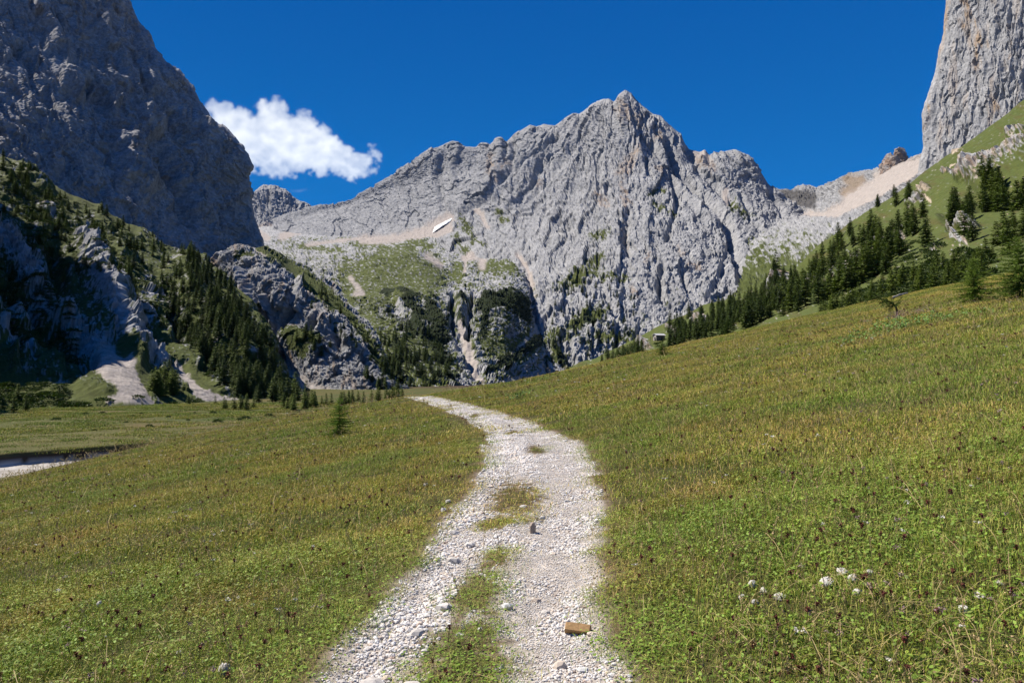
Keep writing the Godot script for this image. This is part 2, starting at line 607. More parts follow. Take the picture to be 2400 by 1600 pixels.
	var o := mountain("limestone_peak", shape, relief, colour, mats.rock_far, null, true)
	tag(o, "broad grey limestone massif with a pointed summit closing the valley", "mountain", "", "structure")


func build_far_peak() -> void:
	var crest := [[540, 530, 3900], [565, 490, 3900], [582, 463, 3900], [600, 446, 3900], [618, 434, 3900], [650, 437, 3900], [668, 446, 3900], [680, 458, 3900], [705, 474, 3900], [728, 487, 3900], [760, 510, 3900]]
	var behind := []
	for q in crest:
		behind.append([q[0], q[1] + 60, q[2] + 400])
	var shape := loft([[[540, 590, 3350], [760, 590, 3350]], [[540, 545, 3520], [640, 535, 3520], [760, 550, 3520]], [[540, 540, 3650], [570, 505, 3670], [640, 482, 3670], [700, 505, 3670], [760, 528, 3680]], crest, behind], false, 150, [26, 30, 40, 8])
	crested(shape, 96)
	var relief := func(p: Vector3, c: Vector3, _n: Vector3) -> float:
		return 30.0 * ridge.get_noise_3d(c.x / 42.0, c.y / 120.0, 3.0) + 12.0 * ridge2.get_noise_3d(p.x / 60.0, p.y / 50.0, p.z / 60.0) + 5.0 * fine.get_noise_3d(p.x / 18.0, p.y / 18.0, p.z / 18.0)
	var colour := func(p: Vector3, c: Vector3, _d: float) -> Color:
		var k := limestone(p, 70.0)
		var low := (c.y - 528.0 + 9.0 * fbm.get_noise_2d(c.x / 14.0, 3.0) - absf(c.x - 645.0) * -0.10) / 9.0
		return mixed(k, SCREE, low)
	tag(mountain("rocky_peak", shape, relief, colour, mats.rock_far), "small rounded grey peak seen in the gap beside the shaded cliff", "mountain", "", "structure")


func build_cirque() -> void:
	var shape := loft([
		[[780, 1010, 400], [950, 985, 470], [1100, 960, 600], [1200, 950, 720], [1360, 950, 1180]],
		[[780, 880, 600], [880, 850, 680], [980, 850, 700], [1060, 850, 760], [1110, 850, 800], [1180, 820, 900], [1250, 810, 1030], [1360, 830, 1290]],
		[[740, 780, 760], [880, 745, 870], [980, 760, 900], [1060, 780, 930], [1110, 770, 960], [1180, 755, 1010], [1250, 750, 1140], [1360, 770, 1370]],
		[[680, 690, 950], [820, 690, 1030], [900, 680, 1080], [1000, 690, 1100], [1060, 700, 1110], [1110, 690, 1140], [1200, 685, 1160], [1280, 700, 1290], [1360, 720, 1470]],
		[[600, 600, 1300], [760, 615, 1300], [880, 600, 1350], [960, 598, 1390], [1040, 625, 1400], [1120, 625, 1440], [1200, 625, 1440], [1280, 650, 1500], [1360, 680, 1560]],
		[[560, 565, 1700], [760, 572, 1760], [880, 570, 1790], [1000, 572, 1790], [1080, 590, 1760], [1200, 602, 1650], [1360, 655, 1640]],
		[[560, 545, 2150], [700, 556, 2100], [860, 556, 2080], [980, 535, 2060], [1060, 505, 2010], [1130, 545, 1860], [1220, 590, 1740], [1360, 640, 1620]],
		[[540, 520, 2760], [600, 532, 2700], [700, 530, 2500], [860, 540, 2320], [980, 505, 2180], [1060, 480, 2110], [1130, 520, 1960], [1220, 570, 1820], [1360, 620, 1700]]].map(deepened),
		false, 420, [50, 70, 70, 70, 34, 20, 20])
	var form := Layer.new(540, 460, 1380, 1000)
	form.stroke([1062, 690, 1058, 740, 1062, 785], 9, -22)          # the two gorges
	form.stroke([1106, 690, 1100, 740, 1096, 795], 8, -20)
	form.stroke([1105, 770, 1100, 800], 6, -14)
	form.stroke([1240, 640, 1252, 700, 1262, 760], 9, -16)
	form.stroke([1080, 700, 1078, 760], 14, 9)
	form.stroke([940, 700, 1000, 720, 1040, 760], 30, 9)
	form.stroke([930, 720, 960, 760, 985, 790], 10, 10)
	form.stroke([1150, 700, 1170, 760], 40, 3)
	form.stroke([880, 620, 960, 610, 1010, 640], 44, 5)
	form.stroke([1075, 800, 1100, 850, 1120, 890], 16, -8)
	var grass := Layer.new(540, 460, 1380, 1000)
	for g in [[[830, 650, 920, 630, 1010, 650], 62], [[900, 690, 1000, 680], 40], [[870, 740, 900, 800], 40], [[950, 830, 1000, 860], 50], [[900, 600, 960, 590], 26], [[820, 690, 900, 690, 960, 680], 40], [[1070, 625, 1075, 640], 20], [[1130, 630, 1200, 630], 26], [[1060, 650, 1080, 655], 14], [[850, 740, 870, 770], 26], [[880, 800, 930, 850, 1010, 880], 60], [[960, 800, 1040, 860], 40], [[1140, 800, 1200, 830], 40], [[700, 580, 800, 590], 10], [[830, 575, 900, 578], 9], [[960, 568, 1010, 580], 13], [[1085, 520, 1095, 550], 18], [[1180, 820, 1250, 790], 20], [[780, 700, 820, 720], 20]]:
		grass.stroke(g[0], g[1], 0.85)
	var dwarf := Layer.new(540, 460, 1380, 1000)
	for g in [[[1130, 720, 1200, 720, 1230, 740], 30], [[960, 730, 1010, 760, 1040, 800], 26], [[895, 690, 930, 688, 965, 700], 17], [[940, 715, 980, 705], 12], [[1000, 720, 1030, 760], 16], [[1000, 690, 1015, 700], 10], [[1065, 700, 1085, 710], 17], [[1140, 705, 1190, 695, 1225, 710], 24], [[1140, 730, 1130, 790], 18], [[1225, 730, 1235, 760], 12], [[960, 770, 1010, 800, 1040, 850], 24], [[930, 810, 960, 860], 22], [[900, 850, 940, 900], 22], [[1180, 850, 1230, 820, 1270, 790], 20], [[1140, 870, 1190, 860], 16], [[1010, 880, 1060, 890], 18], [[1075, 745, 1085, 765], 10], [[905, 735, 925, 745], 10]]:
		dwarf.stroke(g[0], g[1], 1.0)
	var scree := Layer.new(540, 460, 1380, 1000)
	for g in [[[590, 535, 625, 560], 16], [[660, 555, 720, 530], 18], [[850, 562, 920, 562, 980, 545, 1040, 515], 20], [[980, 550, 1050, 530], 20], [[1000, 605, 1030, 625], 16], [[1090, 605, 1130, 600, 1130, 625], 18], [[1215, 620, 1240, 640, 1250, 700, 1262, 770], 8], [[1080, 770, 1095, 810, 1105, 850, 1125, 895], 15], [[1235, 650, 1250, 720, 1262, 780], 9], [[1090, 610, 1088, 640], 6], [[1190, 840, 1240, 790, 1262, 765], 7], [[880, 830, 920, 870], 9], [[820, 655, 850, 690, 830, 690], 10], [[720, 575, 840, 560], 8]]:
		scree.stroke(g[0], g[1], 1.0)
	var relief := func(p: Vector3, c: Vector3, _n: Vector3) -> float:
		var s := scree.value(c.x, c.y)
		var g := grass.value(c.x, c.y)
		var rough := clampf(0.85 - s * 1.1 - g * 0.7, 0.1, 1.0)
		var d := form.value(c.x + 8.0 * fbm2.get_noise_2d(c.x / 30.0, c.y / 30.0), c.y)
		if c.y > 560.0:
			d += 4.0 * ridge.get_noise_3d(p.x / 120.0, p.y / 80.0, p.z / 200.0)
		d += rough * 3.5 * ridge2.get_noise_3d(p.x / 40.0, p.y / 22.0, p.z / 70.0)
		d += rough * (3.0 * blocks.get_noise_3d(p.x / 26.0, p.y / 20.0, p.z / 40.0) + 1.6 * blocks.get_noise_3d(p.x / 10.0, p.y / 7.0, p.z / 16.0))
		d += rough * 2.0 * ridge.get_noise_3d(p.x / 16.0, p.y / 10.0, p.z / 24.0)
		d += (0.3 + rough) * 1.5 * fine.get_noise_3d(p.x / 7.0, p.y / 7.0, p.z / 7.0)
		d += 3.0 * clampf(dwarf.value(c.x, c.y), 0.0, 1.0) * (0.6 + fine.get_noise_2d(c.x / 3.0, c.y / 3.0))
		return d
	var colour := func(p: Vector3, c: Vector3, _d: float) -> Color:
		var k := limestone(p, 40.0)
		k = mixed(k, PALE, 0.35 if c.y < 690.0 else 0.0)
		var e := 12.0 * fbm.get_noise_2d(c.x / 18.0, c.y / 12.0)
		var f := 9.0 * fbm.get_noise_2d(c.x / 18.0 + 9.0, c.y / 12.0)
		var s := scree.value(c.x + e * 0.4, c.y + f * 0.4)
		var g := grass.value(c.x + e, c.y + f)
		if c.y > 555.0 and c.y < 700.0:
			g += 0.42 + 0.5 * fbm.get_noise_2d(c.x / 40.0, c.y / 14.0)
		elif c.y >= 700.0:
			g += 0.5 + 0.6 * fbm.get_noise_2d(c.x / 30.0, c.y / 40.0)
		g = minf(g, 0.95) + fine.get_noise_2d(c.x / 9.0, c.y / 5.0) * 1.0 + 0.3 * fbm.get_noise_2d(c.x / 24.0, c.y / 10.0)
		k = mixed(k, mixed(TURF, TURF * 1.25, fbm.get_noise_2d(c.x / 20.0, c.y / 20.0) + 0.5), (g - 0.5) * 5.0)
		k = mixed(k, SCREE, s * 1.6 - 0.2)
		var w := dwarf.value(c.x + e, c.y + f) + fine.get_noise_2d(c.x / 6.0, c.y / 6.0) * 0.5
		k = mixed(k, PINE * (1.0 + 0.5 * fine.get_noise_2d(c.x / 2.5, c.y / 2.5)), (w - 0.35) * 6.0)
		return k
	tag(mountain("valley_head", shape, relief, colour, mats.rock_far, null, true), "", "", "", "structure")
	# the last snow under the wall
	var corner := []
	for q in [[1016, 531], [1058, 510], [1016, 545], [1058, 518]]:
		var sum := 0.0
		var n := 0
		for k in 25:
			var near: Variant = stand_at(q[0] + (k % 5 - 2) * 5.0, q[1] + (k / 5 - 2) * 4.0)
			if near != null:
				sum -= near.z
				n += 1
		corner.append(sum / n if n else 2250.0)
	var sp := PackedVector3Array()
	var sc := PackedColorArray()
	for j in 9:
		for i in 17:
			var u := i / 16.0
			var v := 1.0 - j / 8.0
			var px := lerpf(1016, 1058, u) + (v - 0.5) * -6.0
			var py := lerpf(538, 514, u) + (v - 0.5) * (14.0 - 5.0 * u) + 2.0 * fbm.get_noise_2d(u * 4.0, v * 3.0)
			var depth := lerpf(lerpf(corner[0], corner[1], u), lerpf(corner[2], corner[3], u), v)
			var bulge := -2.5 + 7.0 * (1.0 - pow(absf(v - 0.5) * 2.0, 3.0)) * (1.0 - pow(absf(u - 0.5) * 2.0, 3.0))
			sp.append(sight(px, py, depth - bulge))
			sc.append(Color(0.66, 0.67, 0.69) * (1.0 + 0.25 * fine.get_noise_2d(px / 3.0, py / 3.0)))
	var fp := sp
	tag(put("snow_patch", grid_mesh(fp, sc, 17, 9), mats.plain), "small white patch of old snow on pale scree under the massif", "snow")


func build_saddle() -> void:
	var crest := [[1760, 470, 2500], [1815, 446, 2450], [1835, 450, 2420], [1858, 449, 2400], [1872, 441, 2380], [1885, 438, 2360], [1898, 439, 2350], [1912, 448, 2330], [1925, 442, 2300], [1940, 436, 2250], [1975, 420, 2150], [1990, 412, 2100], [2010, 410, 2060], [2040, 404, 1980], [2075, 398, 1880], [2100, 391, 1800], [2130, 378, 1680], [2165, 366, 1500], [2195, 372, 1350], [2260, 330, 1300]]
	var behind := []
	for q in crest:
		behind.append([q[0], q[1] + 60, q[2] + 300])
	var shape := loft([
		[[1720, 760, 800], [1900, 690, 700], [2050, 600, 620], [2260, 500, 600]],
		[[1740, 660, 1150], [1850, 610, 1100], [1950, 560, 1000], [2050, 530, 900], [2260, 450, 850]],
		[[1760, 580, 1600], [1850, 555, 1500], [1920, 525, 1450], [2000, 500, 1350], [2080, 475, 1200], [2160, 430, 1050], [2260, 400, 1000]],
		[[1760, 540, 1900], [1850, 515, 1850], [1900, 512, 1800], [1950, 497, 1700], [2020, 470, 1550], [2100, 430, 1350], [2160, 400, 1200], [2260, 370, 1150]],
		[[1760, 500, 2200], [1830, 485, 2150], [1890, 485, 2100], [1930, 475, 2050], [1990, 445, 1900], [2040, 430, 1780], [2100, 408, 1560], [2160, 385, 1350], [2260, 350, 1250]],
		crest, behind], false, 220, [22, 46, 36, 30, 40, 8])
	var scree := Layer.new(1700, 330, 2290, 790)
	for g in [[[1960, 500, 2040, 465, 2110, 425, 2160, 395], 24], [[1990, 470, 2060, 430, 2130, 390], 20], [[1860, 495, 1875, 505, 1960, 505], 11], [[2060, 415, 2170, 375], 18], [[1855, 480, 1868, 505], 8]]:
		scree.stroke(g[0], g[1], 1.0)
	var dark := Layer.new(1700, 330, 2290, 790)
	for g in [[[1835, 460, 1880, 460, 1905, 465], 20], [[1875, 480, 1905, 485], 16]]:
		dark.stroke(g[0], g[1], 1.0)
	var earth := Layer.new(1700, 330, 2290, 790)
	earth.stroke([1990, 425, 2020, 425, 1985, 455], 20, 1.0)
	var relief := func(p: Vector3, c: Vector3, _n: Vector3) -> float:
		var r := clampf(1.1 - scree.value(c.x, c.y) * 1.3 - earth.value(c.x, c.y) * 0.8, 0.06, 1.0)
		return r * (9.0 * ridge.get_noise_3d(p.x / 70.0, p.y / 45.0, p.z / 90.0) + 6.0 * ridge2.get_noise_3d(p.x / 26.0, p.y / 16.0, p.z / 34.0) + 2.5 * fine.get_noise_3d(p.x / 9.0, p.y / 9.0, p.z / 9.0)) + 0.8 * fine.get_noise_3d(p.x / 14.0, p.y / 40.0, p.z / 14.0)
	var colour := func(p: Vector3, c: Vector3, _d: float) -> Color:
		var k := limestone(p, 40.0)
		var e := 8.0 * fbm.get_noise_2d(c.x / 15.0, c.y / 15.0)
		k = mixed(k, Color(0.115, 0.115, 0.12), dark.value(c.x + e, c.y + e) * 1.6)
		k = mixed(k, Color(0.27, 0.22, 0.175), earth.value(c.x + e, c.y) * 1.5)
		k = mixed(k, mixed(SCREE, GREY, 0.35 * fine.get_noise_2d((c.x + c.y) / 5.0, (c.x - c.y) / 60.0) + 0.05), scree.value(c.x + e * 0.5, c.y + e * 0.5) * 2.0)
		if c.y > 520.0:
			k = mixed(k, PALE, 0.4)
			var g := (c.y - 520.0) / 130.0 + fbm.get_noise_2d(c.x / 24.0, c.y / 12.0) * 0.8 + fine.get_noise_2d(c.x / 6.0, c.y / 4.0) * 0.5
			k = mixed(k, TURF * 1.1, (g - 0.42) * 4.0)
		return k
	tag(mountain("scree_saddle", shape, relief, colour, mats.rock_far, null, true), "", "", "", "structure")
	# the pinnacle on the saddle
	var left := [[[2064, 418, 1830], [2066, 392, 1840], [2068, 385, 1845]], [[2066, 420, 1760], [2075, 390, 1765], [2082, 366, 1775], [2086, 362, 1780]], [[2090, 422, 1735], [2092, 390, 1740], [2094, 368, 1745], [2096, 364, 1748]], [[2108, 416, 1725], [2098, 380, 1735], [2102, 352, 1742], [2106, 348, 1746]], [[2124, 404, 1730], [2117, 375, 1738], [2113, 352, 1742], [2109, 347, 1748]], [[2138, 400, 1760], [2124, 375, 1760], [2117, 356, 1760], [2112, 349, 1765]], [[2140, 400, 1830], [2128, 380, 1830], [2118, 360, 1830], [2112, 352, 1830]]]
	var rock := loft(left, true, 40, [10, 10, 10, 10, 10, 8])
	var rough := func(p: Vector3, _c: Vector3, _n: Vector3) -> float:
		return 7.0 * ridge.get_noise_3d(p.x / 30.0, p.y / 30.0, p.z / 30.0) + 3.0 * ridge2.get_noise_3d(p.x / 11.0, p.y / 11.0, p.z / 11.0)
	var tint := func(p: Vector3, _c: Vector3, _d: float) -> Color:
		return mixed(limestone(p, 30.0), Color(0.30, 0.215, 0.165), 0.6 + fbm.get_noise_3d(p.x / 20.0, p.y / 20.0, p.z / 20.0))
	tag(mountain("rock_pinnacle", rock, rough, tint, mats.rock_near), "brown twin rock pinnacle standing on the scree saddle", "rock")


func shifted(line: Array, dx: float, foot: float, top: float) -> Array:
	# a copy of an upright outline, moved sideways, at a depth that runs from its foot to its top
	var out := []
	for q in line:
		if dx < -60.0 and q[1] > 290 and q[1] < 600:
			continue
		var t: float = clampf((620.0 - q[1]) / 920.0, 0.0, 1.0)
		out.append([q[0] + dx, q[1], lerpf(foot, top, t)])
	return out


func build_tower() -> void:
	var edge := [[2146, 470, 1180], [2152, 420, 1175], [2158, 372, 1170], [2166, 345, 1170], [2164, 310, 1170], [2163, 265, 1170], [2170, 240, 1170], [2182, 205, 1172], [2192, 170, 1174], [2196, 150, 1175], [2203, 112, 1177], [2213, 75, 1180], [2215, 40, 1180], [2219, 0, 1182], [2226, -60, 1190], [2240, -160, 1200]]
	var line := func(px0: float, px1: float, d0: float, d1: float) -> Array:
		return [[px0, 470, d0], [px0 + (px1 - px0) * 0.3, 300, lerpf(d0, d1, 0.3)], [px1, -160, d1]]
	var shape := loft([line.call(2300, 2400, 1500, 1520), line.call(2185, 2270, 1290, 1300), edge, line.call(2190, 2262, 1120, 1140), line.call(2232, 2310, 1082, 1104), line.call(2300, 2370, 1030, 1056), line.call(2390, 2450, 985, 1010), line.call(2560, 2600, 900, 930)], true, 300, [4, 14, 22, 40, 50, 60, 40])
	crested(shape, 18, true)
	var stain := Layer.new(2100, -200, 2700, 500)
	for g in [[[2225, 0, 2215, 60, 2205, 110], 26], [[2180, 220, 2172, 300], 10], [[2300, 100, 2296, 160], 14], [[2270, -20, 2262, 60], 16], [[2330, 230, 2345, 270], 14], [[2262, 0, 2290, 60, 2315, 110], 12], [[2370, 60, 2375, 140], 10]]:
		stain.stroke(g[0], g[1], 1.0)
	var relief := func(p: Vector3, c: Vector3, _n: Vector3) -> float:
		var a := c.x + 0.12 * c.y + 9.0 * fbm2.get_noise_2d(c.x / 40.0, c.y / 60.0)
		var d := 5.0 * ridge.get_noise_3d(a / 60.0, c.y / 400.0, 8.0) + 4.5 * saw(-a / 44.0 + 0.6 * fbm.get_noise_2d(c.x / 60.0, c.y / 90.0)) * clampf(0.4 + fbm2.get_noise_2d(a / 50.0, c.y / 120.0), 0.0, 1.0) + 1.2 * ridge2.get_noise_3d(a / 20.0, c.y / 90.0, 2.0)
		d += 2.4 * blocks.get_noise_3d(a / 15.0, c.y / 80.0, 0.0) + 1.4 * blocks.get_noise_3d(a / 6.0, c.y / 26.0, 0.0)
		d += 0.8 * ridge.get_noise_3d(p.x / 20.0, p.y / 24.0, p.z / 20.0) + 0.7 * fine.get_noise_3d(p.x / 7.0, p.y / 7.0, p.z / 7.0)
		return d
	var colour := func(p: Vector3, c: Vector3, _d: float) -> Color:
		var k := mixed(limestone(p, 45.0), PALE, 0.6)
		var s := fine.get_noise_2d(c.x / 16.0, c.y / 160.0)
		k = mixed(k, Color(0.22, 0.23, 0.26), (s - 0.15) * 2.0)
		var st := stain.value(c.x + 8.0 * s, c.y) * (0.6 + fine.get_noise_2d(c.x / 9.0, c.y / 40.0)) + 0.9 * (fbm.get_noise_2d(c.x / 30.0, c.y / 160.0) - 0.12)
		return mixed(k, Color(0.42, 0.32, 0.23), st)
	tag(mountain("rock_tower", shape, relief, colour, mats.rock_far), "tall pale sunlit rock tower with ochre streaks above the scree", "mountain", "", "structure")


func build_left_cliff() -> void:
	var edge := [[690, 720, 760], [655, 650, 760], [632, 610, 760], [617, 578, 760], [612, 560, 762], [596, 512, 765], [588, 480, 768], [583, 450, 770], [578, 425, 772], [577, 412, 772], [581, 400, 772], [583, 388, 773], [577, 372, 774], [564, 352, 775], [545, 325, 777], [522, 302, 779], [497, 283, 781], [482, 262, 783], [468, 245, 785], [446, 198, 788], [432, 182, 790], [404, 160, 792], [386, 145, 794], [371, 125, 796], [352, 90, 800], [340, 72, 802], [318, 45, 805], [311, 28, 808], [300, 0, 812], [268, -50, 818], [235, -100, 825]]
	var shape := loft([shifted(edge, -1150, 380, 500), shifted(edge, -760, 440, 570), shifted(edge, -520, 510, 640), shifted(edge, -330, 580, 700), shifted(edge, -180, 650, 745), shifted(edge, -75, 705, 775), shifted(edge, -22, 738, 800), edge, shifted(edge, -30, 860, 920), shifted(edge, -260, 1150, 1250)], true, 400, [12, 40, 70, 62, 44, 26, 16, 14, 6])
	crested(shape, 270, true)
	var form := Layer.new(-620, -130, 720, 740)
	form.stroke([290, 345, 300, 380, 330, 430], 40, 16)             # the lit boss on the wall
	form.stroke([365, 330, 400, 420, 440, 520], 30, -14)
	form.stroke([560, 350, 583, 392], 16, 4)
	form.stroke([90, 20, 130, 120, 180, 220], 26, 12)
	form.stroke([240, 60, 300, 170, 370, 290], 22, 9)
	form.stroke([200, 190, 280, 310], 20, -9)
	form.stroke([330, 190, 430, 330], 20, -10)
	form.stroke([40, 120, 120, 260], 26, -10)
	var relief := func(p: Vector3, c: Vector3, _n: Vector3) -> float:
		# beds dip across the wall from upper left to lower right
		var wx := c.x + 16.0 * fbm2.get_noise_2d(c.x / 70.0, c.y / 70.0)
		var wy := c.y + 16.0 * fbm2.get_noise_2d(c.x / 70.0 + 31.0, c.y / 70.0)
		var s := wx * 0.86 - wy * 0.51
		var t := wx * 0.51 + wy * 0.86
		var k := c.z / 1715.0
		var d := form.value(wx, wy) * 1.0
		var wob := fbm.get_noise_2d(c.x / 60.0, c.y / 60.0)
		d += 7.0 * k * ridge.get_noise_3d(s / 110.0, t / 400.0, 4.0)
		d += 19.0 * k * saw(s / 56.0 + 0.3 * wob) * clampf(0.4 + 1.2 * fbm2.get_noise_2d(s / 80.0, t / 140.0), 0.0, 1.0)
		d += 9.0 * k * saw(s / 19.0 + 0.5 * wob) * clampf(0.35 + 1.3 * fbm2.get_noise_2d(s / 30.0 + 60.0, t / 70.0), 0.0, 1.0)
		d += 6.0 * k * blocks.get_noise_3d(s / 24.0, t / 110.0, 0.0) + 4.0 * k * blocks.get_noise_3d(s / 9.0, t / 44.0, 3.0) + 2.0 * k * blocks.get_noise_3d(s / 4.5, t / 16.0, 6.0)
		d += 2.6 * k * ridge.get_noise_3d(s / 12.0, t / 40.0, 2.0)
		d += 2.2 * k * fine.get_noise_3d(p.x / 3.0, p.y / 3.0, p.z / 3.0)
		return d
	var colour := func(p: Vector3, c: Vector3, _d: float) -> Color:
		var k := limestone(p, 26.0)
		var s := c.x * 0.86 - c.y * 0.51
		var t := c.x * 0.51 + c.y * 0.86
		k = mixed(k, OCHRE, (fbm.get_noise_2d(c.x / 90.0, c.y / 70.0) - 0.32) * 1.2)
		var g := fine.get_noise_2d(s / 14.0, t / 40.0)
		k = mixed(k, PALE, (fine.get_noise_2d(s / 7.0 + 30.0, t / 60.0) - 0.1) * 1.2)
		return mixed(k, Color(0.12, 0.115, 0.05), (g - 0.45) * 2.2)
	tag(mountain("shaded_cliff", shape, relief, colour, mats.rock_near), "huge dark grey rock wall in shade rising above the conifer slope", "cliff", "", "structure")


func build_left_slope() -> void:
	var shape := loft([
		[[-200, 1040, 152], [0, 1030, 168], [200, 1020, 186], [400, 1010, 204], [560, 996, 235], [700, 982, 300], [735, 980, 318], [760, 1010, 360]],
		[[-200, 978, 163], [0, 970, 178], [200, 964, 194], [400, 958, 212], [560, 950, 243], [700, 942, 304], [735, 942, 320], [758, 985, 362]],
		[[-200, 900, 195], [0, 905, 205], [150, 900, 215], [250, 885, 222], [330, 900, 228], [480, 915, 245], [600, 912, 282], [690, 925, 318], [722, 930, 330], [750, 975, 370]],
		[[-200, 760, 230], [0, 780, 245], [150, 830, 250], [240, 838, 256], [350, 862, 264], [460, 870, 280], [560, 850, 310], [640, 880, 335], [672, 890, 345], [705, 950, 385]],
		[[-200, 600, 280], [0, 640, 295], [150, 690, 300], [260, 720, 306], [380, 760, 322], [470, 760, 342], [560, 770, 362], [620, 815, 365], [645, 840, 372], [680, 910, 410]],
		[[-200, 440, 340], [0, 500, 360], [150, 560, 375], [280, 610, 390], [400, 660, 415], [480, 670, 435], [545, 690, 440], [590, 740, 430], [612, 770, 430], [650, 850, 470]],
		[[-200, 285, 410], [0, 372, 440], [100, 425, 465], [200, 478, 490], [300, 530, 520], [400, 588, 545], [470, 615, 560], [520, 640, 560], [545, 660, 550], [590, 740, 560]],
		[[-200, 330, 540], [0, 420, 560], [200, 520, 600], [400, 620, 660], [545, 700, 680], [600, 780, 700]]],
		false, 390, [10, 30, 70, 84, 84, 80, 10])
	var slab := Layer.new(-440, 160, 780, 1010)
	for g in [[[195, 590, 225, 680, 270, 790, 330, 850], 44], [[260, 680, 300, 730, 340, 760], 24], [[90, 480, 120, 520], 14], [[170, 570, 190, 600], 16], [[225, 590, 250, 620], 12], [[330, 700, 380, 730], 14], [[400, 760, 425, 800], 14], [[300, 800, 380, 870], 24], [[120, 730, 180, 800, 240, 840], 40], [[0, 560, 60, 640, 100, 700], 60], [[-100, 700, 60, 760], 50], [[0, 800, 60, 830], 30], [[-200, 620, -60, 600], 70], [[410, 870, 430, 885], 10]]:
		slab.stroke(g[0], g[1], 1.0)
	var scree := Layer.new(-440, 160, 780, 1010)
	for g in [[[225, 860, 260, 900, 300, 950], 34], [[245, 842, 262, 870], 24], [[290, 880, 330, 950], 24], [[190, 862, 215, 868], 8], [[420, 870, 460, 925, 520, 942], 16], [[505, 940, 580, 948, 650, 955], 14], [[450, 900, 480, 930], 14], [[250, 955, 350, 962], 14], [[120, 905, 150, 900], 8], [[0, 770, 40, 810, 80, 850], 10], [[640, 900, 680, 925], 12]]:
		scree.stroke(g[0], g[1], 1.0)
	var grass := Layer.new(-440, 160, 780, 1010)
	for g in [[[100, 425, 200, 485, 310, 545], 20], [[60, 440, 160, 500], 18], [[270, 850, 340, 890, 380, 930], 30], [[360, 930, 440, 950], 24], [[430, 870, 500, 915], 22], [[170, 920, 260, 960], 30], [[230, 560, 250, 575], 16], [[0, 900, 120, 960], 60], [[330, 900, 420, 940], 30], [[-200, 920, 0, 960], 70]]:
		grass.stroke(g[0], g[1], 1.0)
	var form := Layer.new(-440, 160, 780, 1010)
	form.stroke([245, 852, 270, 900, 300, 950], 110, 3.5)               # scree cone
	form.stroke([200, 600, 260, 760, 320, 850], 50, 8)
	form.stroke([120, 600, 150, 720], 34, -9)
	form.stroke([0, 700, 100, 780, 200, 860], 40, -8)
	form.stroke([380, 700, 420, 800], 30, -7)
	form.stroke([420, 640, 480, 760, 560, 860], 50, 7)
	form.stroke([-420, 700, -300, 830, -210, 930], 130, 38)           # a spur that shades the foot of the slope
	form.stroke([-420, 500, -330, 640], 130, 40)
	var relief := func(p: Vector3, c: Vector3, _n: Vector3) -> float:
		var s := clampf(slab.value(c.x, c.y), 0.0, 1.0)
		var r := clampf(0.35 + s - scree.value(c.x, c.y) * 1.2 - grass.value(c.x, c.y) * 0.3, 0.03, 1.2)
		var d := form.value(c.x, c.y)
		var calm := clampf((985.0 - c.y) / 60.0, 0.15, 1.0)
		var a := p.x * 0.8 + p.y * 0.55
		var rib := (c.x * 0.84 - c.y * 0.54) / 70.0 + 0.5 * fbm.get_noise_2d(c.x / 90.0, c.y / 90.0)
		d += calm * 5.5 * saw(rib) * clampf(0.75 + 0.9 * fbm2.get_noise_2d(c.x / 110.0, c.y / 110.0) - 1.2 * scree.value(c.x, c.y) - 0.7 * grass.value(c.x, c.y), 0.0, 1.0) * clampf((900.0 - c.y) / 60.0, 0.0, 1.0)
		d += calm * (4.5 * ridge.get_noise_3d(p.x / 60.0, p.y / 30.0, p.z / 60.0) * minf(1.0, r + 0.25))
		d += calm * r * (1.0 * ridge2.get_noise_3d(a / 16.0, p.y / 22.0, p.z / 22.0) + 1.7 * blocks.get_noise_3d(a / 11.0, p.y / 14.0, p.z / 14.0) + 1.2 * blocks.get_noise_3d(a / 4.0, p.y / 5.0, p.z / 5.0) + 0.8 * ridge.get_noise_3d(a / 6.0, p.y / 8.0, p.z / 8.0) + 0.6 * fine.get_noise_3d(p.x / 2.6, p.y / 2.6, p.z / 2.6))
		d += calm * 0.25 * fine.get_noise_3d(p.x / 3.0, p.y / 3.0, p.z / 3.0)
		return d
	var colour := func(p: Vector3, c: Vector3, _d: float) -> Color:
		var e := 12.0 * fbm.get_noise_2d(c.x / 20.0, c.y / 20.0)
		var f := 12.0 * fbm.get_noise_2d(c.x / 20.0 + 9.0, c.y / 20.0)
		var q := fine.get_noise_2d(c.x / 9.0, c.y / 9.0)
		var rock := mixed(limestone(p, 16.0), PALE, 0.25)
		rock = mixed(rock, OCHRE, (fbm.get_noise_2d(c.x / 60.0, c.y / 60.0) - 0.3) * 1.2)
		var turf := mixed(Color(0.075, 0.098, 0.028), TURF, 0.5 + fbm.get_noise_2d(c.x / 26.0, c.y / 26.0))
		var k := turf
		k = mixed(k, rock, (slab.value(c.x + e, c.y + f) + q * 0.9 - 0.35) * 4.0)
		k = mixed(k, rock, (q + fbm.get_noise_2d(c.x / 40.0, c.y / 30.0) - 0.35) * 3.0)
		k = mixed(k, TURF, (grass.value(c.x + e, c.y + f) + q * 0.6 - 0.25) * 3.0)
		var sc := scree.value(c.x + e * 0.5, c.y + f * 0.5) + q * 0.25
		k = mixed(k, mixed(Color(0.36, 0.335, 0.315), SCREE, 0.4 + q), (sc - 0.3) * 4.0)
		return k
	tag(mountain("wooded_slope", shape, relief, colour, mats.rock_near, null, true), "", "", "", "structure")


